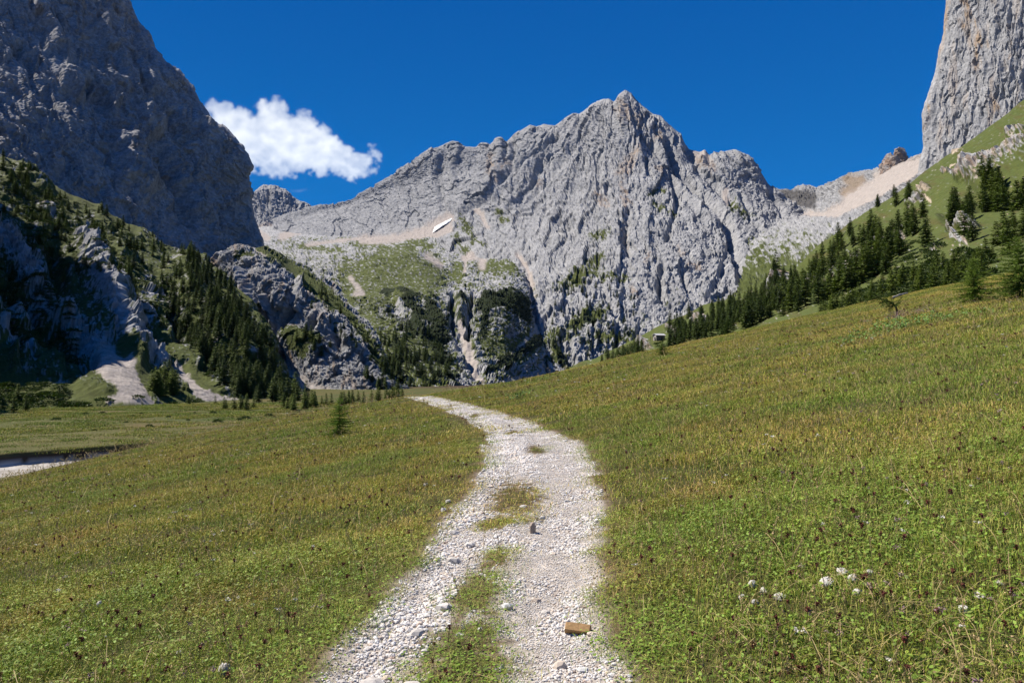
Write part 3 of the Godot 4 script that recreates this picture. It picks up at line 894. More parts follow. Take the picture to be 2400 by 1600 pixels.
func build_rib() -> void:
	# a rock rib beside the valley, left of the view, that keeps the foot of the slope in shade
	var rows := [
		[[-900, 1200, 170], [-500, 1150, 180], [-120, 1080, 200], [-40, 1060, 215]],
		[[-900, 700, 200], [-500, 720, 210], [-190, 840, 222], [-50, 880, 232]],
		[[-900, 300, 225], [-500, 350, 232], [-230, 540, 236], [-75, 720, 240]],
		[[-900, -300, 250], [-500, -200, 252], [-195, 70, 252], [-110, 310, 250], [-70, 520, 250]],
		[[-900, -520, 362], [-500, -420, 358], [-235, -160, 352], [-140, 50, 350], [-95, 280, 345]],
		[[-900, 100, 430], [-500, 100, 425], [-260, 320, 410], [-120, 620, 390]],
		[[-900, 900, 450], [-500, 900, 440], [-270, 930, 430], [-140, 940, 420]]]
	var shape := loft(rows, false, 60, [20, 20, 20, 16, 10, 10])
	var relief := func(p: Vector3, _c: Vector3, _n: Vector3) -> float:
		return 5.0 * ridge.get_noise_3d(p.x / 30.0, p.y / 40.0, p.z / 30.0) + 2.0 * blocks.get_noise_3d(p.x / 8.0, p.y / 11.0, p.z / 8.0)
	var colour := func(p: Vector3, _c: Vector3, _d: float) -> Color:
		return limestone(p, 16.0)
	tag(mountain("rock_rib", shape, relief, colour, mats.rock_near), "", "", "", "structure")


func build_spur() -> void:
	var shape := loft([
		[[590, 985, 400], [700, 965, 410], [800, 955, 410], [900, 948, 415], [990, 950, 440]],
		[[585, 915, 440], [650, 905, 445], [740, 915, 440], [830, 920, 432], [900, 925, 428], [975, 940, 450]],
		[[560, 850, 480], [620, 825, 490], [660, 845, 476], [720, 855, 464], [790, 868, 455], [850, 890, 446], [905, 912, 440], [960, 935, 462]],
		[[530, 740, 505], [620, 750, 500], [700, 770, 492], [780, 800, 478], [860, 850, 466], [915, 893, 458], [958, 930, 472]],
		[[505, 645, 540], [530, 622, 532], [580, 630, 522], [640, 660, 512], [680, 690, 508], [740, 724, 500], [800, 762, 494], [860, 824, 484], [905, 880, 474], [950, 922, 480]],
		[[503, 618, 566], [515, 603, 566], [545, 583, 572], [560, 576, 580], [585, 583, 588], [620, 583, 600], [650, 597, 612], [680, 613, 622], [720, 634, 626], [760, 660, 620], [782, 678, 612], [800, 700, 600], [830, 736, 580], [852, 762, 566], [872, 792, 548], [888, 822, 530], [903, 860, 512], [922, 895, 500], [945, 920, 500]],
		[[503, 690, 800], [600, 640, 880], [700, 680, 880], [850, 840, 760], [945, 960, 640]]],
		false, 330, [20, 46, 80, 80, 50, 12])
	var form := Layer.new(480, 560, 1000, 1000)
	form.stroke([690, 805, 730, 820], 66, 9)                        # grassy knoll
	form.stroke([650, 800, 660, 840], 16, -8)
	form.stroke([690, 700, 655, 780, 640, 830], 16, -10)
	form.stroke([560, 640, 600, 740, 640, 820], 18, 8)
	form.stroke([700, 660, 690, 720], 14, 7)
	form.stroke([780, 760, 800, 820], 18, -7)
	form.stroke([740, 740, 730, 780], 14, -7)
	form.stroke([625, 700, 640, 760], 12, 7)
	form.stroke([850, 840, 880, 890], 14, -6)
	var grass := Layer.new(480, 560, 1000, 1000)
	for g in [[[610, 588, 680, 625, 750, 670], 22], [[670, 625, 720, 670, 780, 720], 22], [[760, 680, 830, 760, 880, 830], 18], [[690, 795, 740, 810], 42], [[700, 825, 720, 840], 26], [[555, 600, 590, 600], 12], [[610, 720, 625, 725], 10], [[880, 840, 930, 900], 16]]:
		grass.stroke(g[0], g[1], 1.0)
	var scree := Layer.new(480, 560, 1000, 1000)
	for g in [[[622, 838, 660, 870, 720, 905, 800, 935], 22], [[655, 825, 668, 850], 12], [[700, 920, 780, 945], 20], [[590, 586, 620, 600], 5]]:
		scree.stroke(g[0], g[1], 1.0)
	var relief := func(p: Vector3, c: Vector3, _n: Vector3) -> float:
		var r := clampf(1.0 - scree.value(c.x, c.y) * 1.1 - grass.value(c.x, c.y) * 0.55, 0.06, 1.0)
		var d := form.value(c.x, c.y)
		d += r * (2.2 * ridge.get_noise_3d(p.x / 44.0, p.y / 140.0, p.z / 44.0) + 1.2 * ridge2.get_noise_3d(p.x / 16.0, p.y / 40.0, p.z / 16.0) + 2.4 * blocks.get_noise_3d(p.x / 15.0, p.y / 44.0, p.z / 15.0) + 1.0 * blocks.get_noise_3d(p.x / 6.0, p.y / 14.0, p.z / 6.0))
		d += r * 1.2 * ridge.get_noise_3d(p.x / 6.0, p.y / 8.0, p.z / 6.0) + (0.3 + r) * 0.45 * fine.get_noise_3d(p.x / 2.8, p.y / 2.8, p.z / 2.8)
		return d
	var colour := func(p: Vector3, c: Vector3, _d: float) -> Color:
		var e := 10.0 * fbm.get_noise_2d(c.x / 16.0, c.y / 16.0)
		var q := fine.get_noise_2d(c.x / 8.0, c.y / 8.0)
		var k := limestone(p, 22.0)
		k = mixed(k, OCHRE, (fbm.get_noise_2d(c.x / 22.0, c.y / 110.0) - 0.12) * 1.6)
		k = mixed(k, DARK, (fbm.get_noise_2d(c.x / 9.0 + 50.0, c.y / 90.0) - 0.1) * 1.5)
		k = mixed(k, mixed(TURF, Color(0.075, 0.098, 0.028), q + 0.4), (grass.value(c.x + e, c.y + e) + q * 0.8 - 0.3) * 4.0)
		k = mixed(k, mixed(Color(0.36, 0.34, 0.32), SCREE, 0.4 + q), (scree.value(c.x + e * 0.5, c.y + e * 0.5) + q * 0.3 - 0.3) * 4.0)
		return k
	tag(mountain("rock_bluff", shape, relief, colour, mats.rock_near, null, true), "dark rock bluff with a sunlit grassy top at the valley bend", "cliff", "", "structure")


func build_right_slope() -> void:
	var crest := [[1250, 905, 760], [1350, 862, 700], [1450, 822, 660], [1540, 772, 620], [1650, 722, 580], [1740, 695, 555], [1800, 672, 530], [1850, 642, 500], [1900, 598, 470], [1950, 556, 452], [2000, 520, 440], [2050, 487, 430], [2100, 458, 425], [2160, 412, 420], [2230, 362, 412], [2300, 312, 405], [2400, 238, 395], [2560, 110, 385]]
	var behind := []
	for q in crest:
		behind.append([q[0], q[1] + 90, q[2] + 160])
	var shape := loft([
		[[1250, 960, 380], [1450, 890, 270], [1600, 850, 210], [1750, 810, 170], [1900, 770, 135], [2100, 720, 105], [2300, 680, 85], [2560, 640, 75]],
		[[1250, 925, 520], [1450, 850, 420], [1600, 800, 350], [1750, 755, 290], [1900, 710, 240], [2100, 640, 190], [2300, 580, 165], [2560, 500, 150]],
		[[1250, 912, 640], [1450, 832, 540], [1600, 762, 470], [1750, 722, 420], [1850, 690, 380], [1900, 662, 355], [2000, 610, 320], [2100, 560, 295], [2200, 505, 278], [2300, 460, 265], [2400, 420, 255], [2560, 340, 245]],
		[[1250, 908, 700], [1450, 827, 600], [1600, 748, 530], [1750, 706, 490], [1850, 664, 440], [1900, 628, 410], [2000, 562, 380], [2100, 506, 360], [2200, 440, 345], [2300, 375, 335], [2400, 318, 325], [2560, 210, 315]],
		crest, behind], false, 420, [50, 90, 90, 80, 10])
	var rock := Layer.new(1240, 80, 2600, 990)
	for g in [[[2290, 412, 2330, 392, 2400, 362, 2480, 330], 34], [[2370, 318, 2400, 305], 14], [[2250, 420, 2270, 410], 14], [[2160, 448, 2180, 445], 9], [[2235, 355, 2245, 345], 6], [[2230, 540, 2290, 535], 14], [[2240, 560, 2260, 565], 14], [[2060, 570, 2120, 555], 9], [[2000, 610, 2050, 590], 8], [[1800, 690, 1860, 660], 18], [[1830, 720, 1850, 700], 16], [[1900, 660, 1930, 650], 12], [[1620, 745, 1660, 755], 12], [[1570, 770, 1590, 790], 14], [[1500, 800, 1520, 815], 16], [[2130, 480, 2165, 465], 7], [[1950, 640, 1990, 620], 10], [[2210, 400, 2230, 405], 7], [[2180, 590, 2200, 585], 6]]:
		rock.stroke(g[0], g[1], 1.0)
	var pale := Layer.new(1240, 80, 2600, 990)
	for g in [[[2155, 445, 2180, 448], 10], [[2235, 358, 2250, 345], 7], [[2225, 395, 2240, 385], 5], [[2170, 462, 2180, 470], 6]]:
		pale.stroke(g[0], g[1], 1.0)
	var form := Layer.new(1240, 80, 2600, 990)
	form.stroke([2295, 415, 2340, 395, 2420, 365], 40, 7)
	form.stroke([2290, 470, 2400, 450, 2500, 430], 40, -6)
	form.stroke([1830, 690, 1850, 650], 34, 7)
	form.stroke([2080, 540, 2200, 520], 26, 3)
	var relief := func(p: Vector3, c: Vector3, _n: Vector3) -> float:
		var r := clampf(rock.value(c.x, c.y), 0.0, 1.0)
		var calm := clampf(c.z / 350.0, 0.2, 1.0)
		var d := form.value(c.x, c.y) + calm * 3.0 * fbm.get_noise_3d(p.x / 45.0, p.y / 45.0, p.z / 45.0)
		d += r * (2.5 * blocks.get_noise_3d(p.x / 9.0, p.y / 12.0, p.z / 9.0) + 1.2 * blocks.get_noise_3d(p.x / 4.0, p.y / 5.0, p.z / 4.0) + 3.0 * ridge.get_noise_3d(p.x / 18.0, p.y / 22.0, p.z / 18.0) + 2.2 * ridge2.get_noise_3d(p.x / 7.0, p.y / 9.0, p.z / 7.0) + 0.9 * fine.get_noise_3d(p.x / 2.5, p.y / 2.5, p.z / 2.5))
		d += calm * 0.35 * fine.get_noise_3d(p.x / 3.5, p.y / 3.5, p.z / 3.5)
		return d
	var colour := func(p: Vector3, c: Vector3, _d: float) -> Color:
		var e := 9.0 * fbm.get_noise_2d(c.x / 14.0, c.y / 14.0)
		var q := fine.get_noise_2d(c.x / 8.0, c.y / 6.0)
		var k := mixed(Color(0.075, 0.098, 0.028), TURF, 0.35 + fbm.get_noise_2d(c.x / 40.0, c.y / 22.0) + 0.4 * q)
		k = mixed(k, Color(0.085, 0.078, 0.032), (fbm.get_noise_2d(c.x / 60.0 + 7.0, c.y / 22.0) - 0.1) * 1.6)
		var stone := mixed(limestone(p, 14.0), OCHRE, 0.25 + fbm.get_noise_2d(c.x / 12.0, c.y / 20.0))
		k = mixed(k, stone, (rock.value(c.x + e, c.y + e) + q * 0.9 - 0.4) * 4.0)
		k = mixed(k, Color(0.40, 0.34, 0.27), (pale.value(c.x + e * 0.4, c.y + e * 0.4) + q * 0.3 - 0.3) * 4.0)
		return k
	tag(mountain("grassy_slope", shape, relief, colour, mats.turf_far, null, true), "", "", "", "structure")


# ---------------------------------------------------------------- ground

const PLAIN := -6.55
const BED := -7.95


func path_centre(d: float) -> float:
	var k := [[-6.0, -0.3], [3.9, -0.25], [5.0, -0.19], [7.2, 0.03], [10.5, 0.32], [13.5, 0.46], [18.0, 0.24], [24.0, -0.53], [31.0, -1.9], [41.0, -4.1], [50.0, -6.5], [60.0, -10.0]]
	for i in k.size() - 1:
		if d <= k[i + 1][0]:
			var f: float = clampf((d - k[i][0]) / (k[i + 1][0] - k[i][0]), 0.0, 1.0)
			var pre: float = k[maxi(i - 1, 0)][1]
			var post: float = k[mini(i + 2, k.size() - 1)][1]
			return cubic_interpolate(k[i][1], k[i + 1][1], pre, post, f)
	return -10.0


func path_half(d: float) -> float:
	return 0.80 + 0.06 * sin(d * 0.9) + 0.05 * clampf((6.5 - d) / 2.0, 0.0, 1.0) + (0.12 if d > 11.0 and d < 16.0 else 0.0)


func hill(x: float, d: float) -> float:
	# the broad form of the meadow, without bumps or track
	var g := 0.2 * x if x > 0.0 else -(0.115 * -x + 0.0022 * x * x)
	var f := maxf(d, 0.0)
	var h := g + 0.00042 * minf(f, 70.0) * minf(f, 70.0) + (0.0032 * maxf(x, 0.0) * clampf((f - 10.0) / 50.0, 0.0, 1.0))
	var c := 52.0 + clampf(x * 0.35, -2.0, 12.0)
	if f > c:
		h -= 0.022 * (f - c) * (f - c)
	if x < -34.0:
		h -= 0.03 * (x + 34.0) * (x + 34.0)
	return h


func meadow(x: float, d: float) -> float:
	var h := hill(x, d)
	h += 0.10 * fbm2.get_noise_2d(x / 5.0, d / 5.0) + 0.03 * fbm2.get_noise_2d(x / 0.9, d / 0.9)
	var cx := path_centre(d)
	var off := absf(x - cx)
	if off < 2.6 and d < 60.0:
		var w := path_half(d)
		var flat := hill(cx, d) + 0.05 * (x - cx)
		var f := 1.0 - smoothstep(w - 0.15, w + 1.3, off)
		h = lerpf(h, flat + 0.03 * fbm2.get_noise_2d(x / 1.1, d / 1.1), f)
		h -= 0.05 * (1.0 - smoothstep(w - 0.22, w + 0.12, off))
		h += 0.035 * exp(-pow((x - cx + 0.1) / 0.25, 2.0))
	return h


func on_meadow(px: float, py: float) -> Vector3:
	# where that line of sight meets the meadow, or passes closest over its crest
	var d := 2.5
	var best := 1e9
	var near := Vector3.ZERO
	while d < 75.0:
		var p := sight(px, py, d)
		var gap := p.y - meadow(p.x, d)
		if gap < best or gap < 0.0:
			best = gap
			near = Vector3(p.x, meadow(p.x, d), -d)
		if gap < 0.0:
			break
		d += 0.02 + d * 0.003
	return near


const TUFTS := [[-0.30, 4.4, 0.33, 0.95], [-0.28, 5.75, 0.20, 0.75], [-0.16, 6.7, 0.14, 0.4], [0.03, 9.6, 0.40, 1.5], [-0.2, 8.2, 0.24, 0.4], [0.48, 14.8, 0.2, 1.1], [0.02, 19.2, 0.2, 0.7], [-1.4, 27.5, 0.2, 1.2], [-2.9, 36.0, 0.25, 1.5]]


func on_path(x: float, d: float) -> float:
	# over 0 on the stony track, below 0 on turf; the edge is ragged and grass grows in the middle
	var off := absf(x - path_centre(d))
	var v := path_half(d) - off + 0.10 * fbm.get_noise_2d(x / 0.5, d / 0.9)
	for t in TUFTS:
		if absf(d - t[1]) > t[3] * 1.6:
			continue
		var u: float = pow((x - t[0]) / t[2], 2.0) + pow((d - t[1]) / t[3], 2.0)
		if u < 2.5:
			v = minf(v, (sqrt(u) - 1.0) * 0.3 + 0.22 * fine.get_noise_2d(x / 0.16, d / 0.22))
	return v


func river_edge(d: float) -> float:
	# the far bank of the stream bed
	return -54.0 + (clampf(d, 66.0, 92.0) - 78.0) * 0.75


func valley(x: float, d: float) -> float:
	var e := river_edge(d) + 0.9 * fbm2.get_noise_2d(d / 14.0, 2.0)
	var width := 22.0 if d < 95.0 else 9.0
	var h := PLAIN + 0.10 * fbm2.get_noise_2d(x / 9.0, d / 9.0) + 0.25 * fbm2.get_noise_2d(x / 50.0, d / 50.0)
	if d < 175.0:
		var into := smoothstep(0.0, 1.1, x - e) * (1.0 - smoothstep(width - 4.0, width, x - e)) * (1.0 - smoothstep(150.0, 172.0, d))
		h = lerpf(h, BED + 0.10 * fbm2.get_noise_2d(x / 2.0, d / 2.0), into)
	return h


func build_valley_floor() -> void:
	# one sheet, finest about the stream bed
	var xs := PackedFloat32Array()
	var ds := PackedFloat32Array()
	var x := -9000.0
	while x < 9000.0:
		xs.append(x)
		if x > -75.0 and x < -18.0: x += 0.26
		elif x > -240.0 and x < 80.0: x += 2.2
		else: x += maxf(3.0, absf(x) * 0.35)
	var d := -6000.0
	while d < 9500.0:
		ds.append(d)
		if d > 40.0 and d < 110.0: d += 0.45
		elif d > 0.0 and d < 330.0: d += 2.2
		else: d += maxf(3.0, absf(d) * 0.35)
	var p := PackedVector3Array()
	var c := PackedColorArray()
	for dd in ds:
		for xx in xs:
			# the columns follow the bank, so that it stays an even edge
			var edge := clampf(river_edge(clampf(dd, 66.0, 92.0)), -66.0, -40.0) + 0.9 * fbm2.get_noise_2d(dd / 14.0, 2.0)
			var xw := xx + (edge + 50.0) * exp(-pow((xx + 50.0) / 25.0, 2.0)) * smoothstep(30.0, 60.0, dd) * (1.0 - smoothstep(150.0, 180.0, dd))
			var h := valley(xw, dd) if absf(xx) < 400.0 and dd > 0.0 and dd < 500.0 else PLAIN - 1.0
			if xx > 10.0 and dd < 340.0 or dd < 20.0: h = minf(h, PLAIN - 3.0)
			p.append(Vector3(xw, h, -dd))
			var q := fine.get_noise_2d(xx / 4.0, dd / 9.0)
			var k := mixed(Color(0.095, 0.09, 0.032), Color(0.066, 0.078, 0.024), 0.5 + fbm.get_noise_2d(xx / 30.0, dd / 40.0) + 0.5 * q)
			k = mixed(k, Color(0.115, 0.088, 0.04), (fbm.get_noise_2d(xx / 16.0, dd / 44.0 + 30.0) - 0.05) * 1.5)
			if h < PLAIN - 0.45:
				k = mixed(Color(0.085, 0.06, 0.04), Color(0.05, 0.036, 0.024), 0.5 + q)
			if h < BED + 0.35:
				k = mixed(Color(0.40, 0.385, 0.365), Color(0.27, 0.25, 0.22), 0.5 + q)
			c.append(k)
	tag(put("valley_floor", grid_mesh(p, c, xs.size(), ds.size()), mats.turf_far), "", "", "", "structure")


func build_meadow() -> void:
	var n := 300
	var m := 300
	var p := PackedVector3Array()
	var c := PackedColorArray()
	for j in m:
		var v := float(j) / (m - 1)
		var d := -7.0 + 10.0 * v + 84.0 * v * v
		for i in n:
			var u := 2.0 * i / (n - 1) - 1.0
			var x := u * (0.35 + 0.65 * absf(u)) * (10.0 + 1.02 * maxf(d, 0.0)) + path_centre(clampf(d, 0.0, 50.0)) * (1.0 - absf(u))
			var under := 0.07 * (1.0 - smoothstep(1.2, 1.55, absf(x - path_centre(d)))) if d < 54.0 else 0.0
			p.append(Vector3(x, meadow(x, d) - under, -d))
			var q := fine.get_noise_2d(x / 0.7, d / 0.7)
			c.append(mixed(Color(0.075, 0.062, 0.026), Color(0.05, 0.065, 0.02), 0.5 + q))
	tag(put("meadow", grid_mesh(p, c, n, m), mats.soil), "", "", "", "structure")


func stone_mesh(seed_: int, flat := 0.65, rings := 5, around := 8) -> ArrayMesh:
	# an angular stone about one metre across, cut by random planes
	var r := RandomNumberGenerator.new()
	r.seed = seed_
	var cuts := []
	for k in 9:
		cuts.append([Vector3(r.randfn(), r.randfn() * 0.8, r.randfn()).normalized(), r.randf_range(0.30, 0.46)])
	var v := PackedVector3Array()
	var ix := PackedInt32Array()
	for j in rings + 1:
		var th := PI * j / rings
		for i in around:
			var ph := TAU * i / around + 0.3 * j
			var q := Vector3(sin(th) * cos(ph), cos(th), sin(th) * sin(ph)) * 0.52
			for cut in cuts:
				var over: float = q.dot(cut[0]) - cut[1]
				if over > 0.0:
					q -= cut[0] * over
			v.append(Vector3(q.x, q.y * flat, q.z * r.randf_range(0.93, 1.0)))
	for j in rings:
		for i in around:
			var a := j * around + i
			var b := j * around + (i + 1) % around
			ix.append_array([a, b, a + around, b, b + around, a + around])
	var fv := PackedVector3Array()
	for k in ix:
		fv.append(v[k])
	return mesh_of(fv, PackedColorArray(), PackedInt32Array())


func stone_colour() -> Color:
	var t := rng.randf()
	var g := rng.randf_range(0.47, 0.66)
	if t < 0.62: return Color(g, g * 0.96, g * 0.915)
	if t < 0.85: return Color(g * 0.88, g * 0.885, g * 0.885)
	if t < 0.96: return Color(g * 0.92, g * 0.80, g * 0.68)
	return Color(g * 0.62, g * 0.50, g * 0.42)


func build_path() -> void:
	var n := 42
	var m := 520
	var p := PackedVector3Array()
	var c := PackedColorArray()
	for j in m:
		var v := float(j) / (m - 1)
		var d := 1.6 + 8.0 * v + 46.0 * v * v
		for i in n:
			var u := 2.0 * i / (n - 1) - 1.0
			var x := path_centre(d) + u * 1.7
			var on := on_path(x, d)
			var q := fine.get_noise_2d(x / 0.06, d / 0.06)
			p.append(Vector3(x, meadow(x, d) + 0.004 - 0.06 * smoothstep(0.9, 1.0, absf(u)), -d))
			var k := mixed(Color(0.55, 0.51, 0.465), Color(0.40, 0.355, 0.31), 0.35 + q * 0.9)
			k = mixed(k, Color(0.15, 0.11, 0.065), (0.02 - on) * 8.0)
			k = mixed(k, Color(0.07, 0.066, 0.025), (-0.15 - on) * 8.0)
			c.append(k)
	var path: MeshInstance3D = tag(put("gravel_path", grid_mesh(p, c, n, m), mats.soil), "", "", "", "structure")
	# loose stones, from grit to fist-sized; the largest ones are single pieces
	var shapes := []
	for k in 8:
		shapes.append(stone_mesh(100 + k, rng.randf_range(0.55, 0.8), 4, 6))
	var grit := []
	var tint := []
	for k in 4:
		grit.append([])
		tint.append([])
	var count := 0
	while count < 110000:
		var d := 3.0 + 47.0 * pow(rng.randf(), 2.4)
		var x := path_centre(d) + rng.randf_range(-1.1, 1.1)
		var on := on_path(x, d)
		if on < -0.05 or (on < 0.06 and rng.randf() > 0.45):
			continue
		var side := clampf(absf(x - path_centre(d) - 0.25) / 0.8, 0.0, 1.0)
		var coarse := 0.35 + 0.9 * fbm.get_noise_2d(x / 0.7, d / 1.2) + 0.5 * side * (1.0 if x < path_centre(d) else 0.5)
		var s := (0.007 + 0.019 * pow(rng.randf(), 2.6) * maxf(coarse, 0.15) * 1.6) * (1.0 + d / 22.0)
		var b := Basis.from_euler(Vector3(rng.randf_range(-0.6, 0.6), rng.randf() * TAU, rng.randf_range(-0.6, 0.6))).scaled(Vector3(s, s, s) * Vector3(rng.randf_range(0.8, 1.4), rng.randf_range(0.8, 1.1), 1.0))
		var w := count % 4
		grit[w].append(Transform3D(b, Vector3(x, meadow(x, d) + 0.006 + s * 0.12, -d)))
		tint[w].append(stone_colour())
		count += 1
	for w in 4:
		scatter("loose_gravel", shapes[w], mats.plain, grit[w], tint[w], path)
	var stones := [[[1600, 1565], 0.0]]
	var placed := 0
	while placed < 285:
		var d := 3.6 + 19.0 * pow(rng.randf(), 1.9)
		var x := path_centre(d) + rng.randf_range(-0.95, 0.95)
		if on_path(x, d) < 0.0 or (x > path_centre(d) - 0.1 and rng.randf() < 0.5):
			continue
		var s := (0.026 + 0.04 * pow(rng.randf(), 2.5)) * (1.0 + d / 40.0)
		single_stone(path, shapes[placed % 8], x, d, s)
		placed += 1
	for q in [[-0.78, 4.15, 0.15], [-0.55, 4.10, 0.12], [-0.62, 4.9, 0.10], [-0.50, 5.45, 0.14], [-0.98, 4.0, 0.10], [0.27, 4.25, 0.09], [0.18, 5.55, 0.09], [-0.04, 5.35, 0.09], [0.14, 8.9, 0.10], [-0.55, 6.75, 0.13], [-0.42, 7.3, 0.11], [-0.62, 7.9, 0.13]]:
		single_stone(path, shapes[int(q[1] * 10.0) % 8], q[0], q[1], q[2])


func single_stone(parent: Node, mesh: Mesh, x: float, d: float, s: float) -> void:
	var o := MeshInstance3D.new()
	o.name = "stone"
	o.mesh = mesh
	o.material_override = stone_paint()
	o.transform = Transform3D(Basis.from_euler(Vector3(rng.randf_range(-0.3, 0.3), rng.randf() * TAU, rng.randf_range(-0.3, 0.3))).scaled(Vector3(s * rng.randf_range(1.0, 1.4), s * rng.randf_range(0.7, 1.0), s)), Vector3(x, meadow(x, d) + s * 0.16, -d))
	parent.add_child(o, true)


func stone_paint() -> StandardMaterial3D:
	var k := "stone_paint_%d" % rng.randi_range(0, 9)
	if not mats.has(k):
		var m := StandardMaterial3D.new()
		m.albedo_color = (stone_colour() * 1.05).linear_to_srgb()
		m.roughness = 0.9
		m.metallic_specular = 0.25
		m.uv1_triplanar = true
		m.uv1_world_triplanar = true
		m.uv1_scale = Vector3.ONE * 3.0
		m.albedo_texture = mats.soft
		mats[k] = m
	return mats[k]


# ---------------------------------------------------------------- trees

func trunk_mesh(h: float, r: float, lean := Vector2.ZERO) -> ArrayMesh:
	var v := PackedVector3Array()
	var c := PackedColorArray()
	var ix := PackedInt32Array()
	for j in 7:
		var t := j / 6.0
		for i in 6:
			var a := TAU * i / 6.0
			var rad := r * (1.0 - 0.93 * t) * (1.35 if j == 0 else 1.0)
			v.append(Vector3(cos(a) * rad + lean.x * t * t, h * t, sin(a) * rad + lean.y * t * t))
			c.append(Color(0.085, 0.062, 0.045) * (0.8 + 0.4 * float((i * 7 + j * 3) % 5) / 4.0))
	for j in 6:
		for i in 6:
			var a := j * 6 + i
			var b := j * 6 + (i + 1) % 6
			ix.append_array([a, a + 6, b, b, a + 6, b + 6])
	return mesh_of(v, c, ix)


func crown_mesh(seed_: int, h: float, wide: float, thin: float, base: Color, needles := 0) -> ArrayMesh:
	# whorls of drooping branches, each a row of small sprays
	var r := RandomNumberGenerator.new()
	r.seed = seed_
	var v := PackedVector3Array()
	var c := PackedColorArray()
	var levels := 20
	for l in levels:
		var t := (0.03 if needles > 0 else 0.09) + (0.96 if needles > 0 else 0.90) * pow((l + r.randf() * 0.6) / levels, 0.9)
		var reach := wide * pow(1.0 - t, 0.6 if needles > 0 else 0.75) * ((0.8 if needles > 0 else 0.45) + (0.2 if needles > 0 else 0.55) * minf(1.0, t / 0.22)) * r.randf_range(0.75, 1.12) + 0.02 * h
		var n := 5 + r.randi_range(0, 3)
		var spin := r.randf() * TAU
		for b in n:
			if r.randf() < thin:
				continue
			var a := spin + TAU * b / n + r.randf_range(-0.35, 0.35)
			var out := Vector3(cos(a), 0, sin(a))
			var side := Vector3(-sin(a), 0, cos(a))
			var len := reach * r.randf_range(0.7, 1.15)
			var droop := lerpf(-0.42, 0.35, t) + r.randf_range(-0.12, 0.12)
			var m := maxi(3, int(len / (h * 0.03)))
			for k in m:
				var f := (k + 0.6) / m
				var at := Vector3(0, h * t, 0) + out * len * f + Vector3(0, len * droop * f + len * 0.12 * f * f, 0)
				var s := h * (0.034 if needles > 0 else 0.048) * (1.25 - 0.5 * f) * lerpf(1.15, 0.5, t) * r.randf_range(0.8, 1.3)
				var tone := base * r.randf_range(0.62, 1.3)
				tone = tone.lerp(Color(base.r * 1.9, base.g * 1.55, base.b * 1.2), f * f * 0.5 * r.randf())
				if needles > 0:
					for q in needles:
						var dir := (out * r.randf_range(0.1, 1.0) + side * r.randf_range(-1.0, 1.0) + Vector3(0, r.randf_range(-0.25, 0.6), 0)).normalized()
						var start := at + Vector3(r.randfn(), r.randfn() * 0.6, r.randfn()) * s * 0.35
						var w := dir.cross(Vector3(r.randfn(), r.randfn(), r.randfn())).normalized() * s * 0.10
						v.append_array([start - w, start + w, start + dir * s * r.randf_range(0.8, 1.5)])
						var nt := tone * r.randf_range(0.75, 1.3)
						c.append_array([nt, nt, nt])
				else:
					for q in 3:
						var dir: Vector3 = (out * 0.7 + side * float([-0.9, 0.9, 0.0][q]) + Vector3(0, r.randf_range(-0.5, 0.25), 0)).normalized()
						var w := dir.cross(Vector3(r.randfn() * 0.5, 1, r.randfn() * 0.5)).normalized() * s * 0.42
						v.append_array([at - w, at + w, at + dir * s * 1.5])
						c.append_array([tone, tone, tone])
	return mesh_of(v, c, PackedInt32Array())


var kinds := []                 # [trunk, crown] of the wood's trees, one metre tall


func tree_kinds() -> void:
	var tones := [Color(0.062, 0.094, 0.026), Color(0.074, 0.108, 0.028), Color(0.090, 0.130, 0.030), Color(0.105, 0.145, 0.032), Color(0.054, 0.084, 0.028), Color(0.120, 0.162, 0.034)]
	for k in 6:
		kinds.append([trunk_mesh(0.97, 0.016), crown_mesh(300 + k, 1.0, [0.25, 0.28, 0.32, 0.29, 0.23, 0.36][k], [0.10, 0.06, 0.12, 0.2, 0.05, 0.1][k], tones[k])])


func conifer(called: String, kind: Array, at: Vector3, h: float, label: String, group := "") -> Node3D:
	var o := Node3D.new()
	o.name = numbered(called)
	add_child(o)
	o.transform = Transform3D(Basis(Vector3.UP, rng.randf() * TAU).scaled(Vector3(h, h, h) * Vector3(rng.randf_range(0.9, 1.15), 1, rng.randf_range(0.9, 1.15))), at)
	tag(o, label, "tree", group)
	put("trunk", kind[0], mats.plain, o)
	put("crown", kind[1], mats.needle, o)
	return o


func floor_at(px: float, py: float) -> Vector3:
	var v := sight(px, py, 1.0) - EYE
	var d := (PLAIN - EYE.y) / v.y if v.y < -0.001 else 300.0
	return EYE + v * d


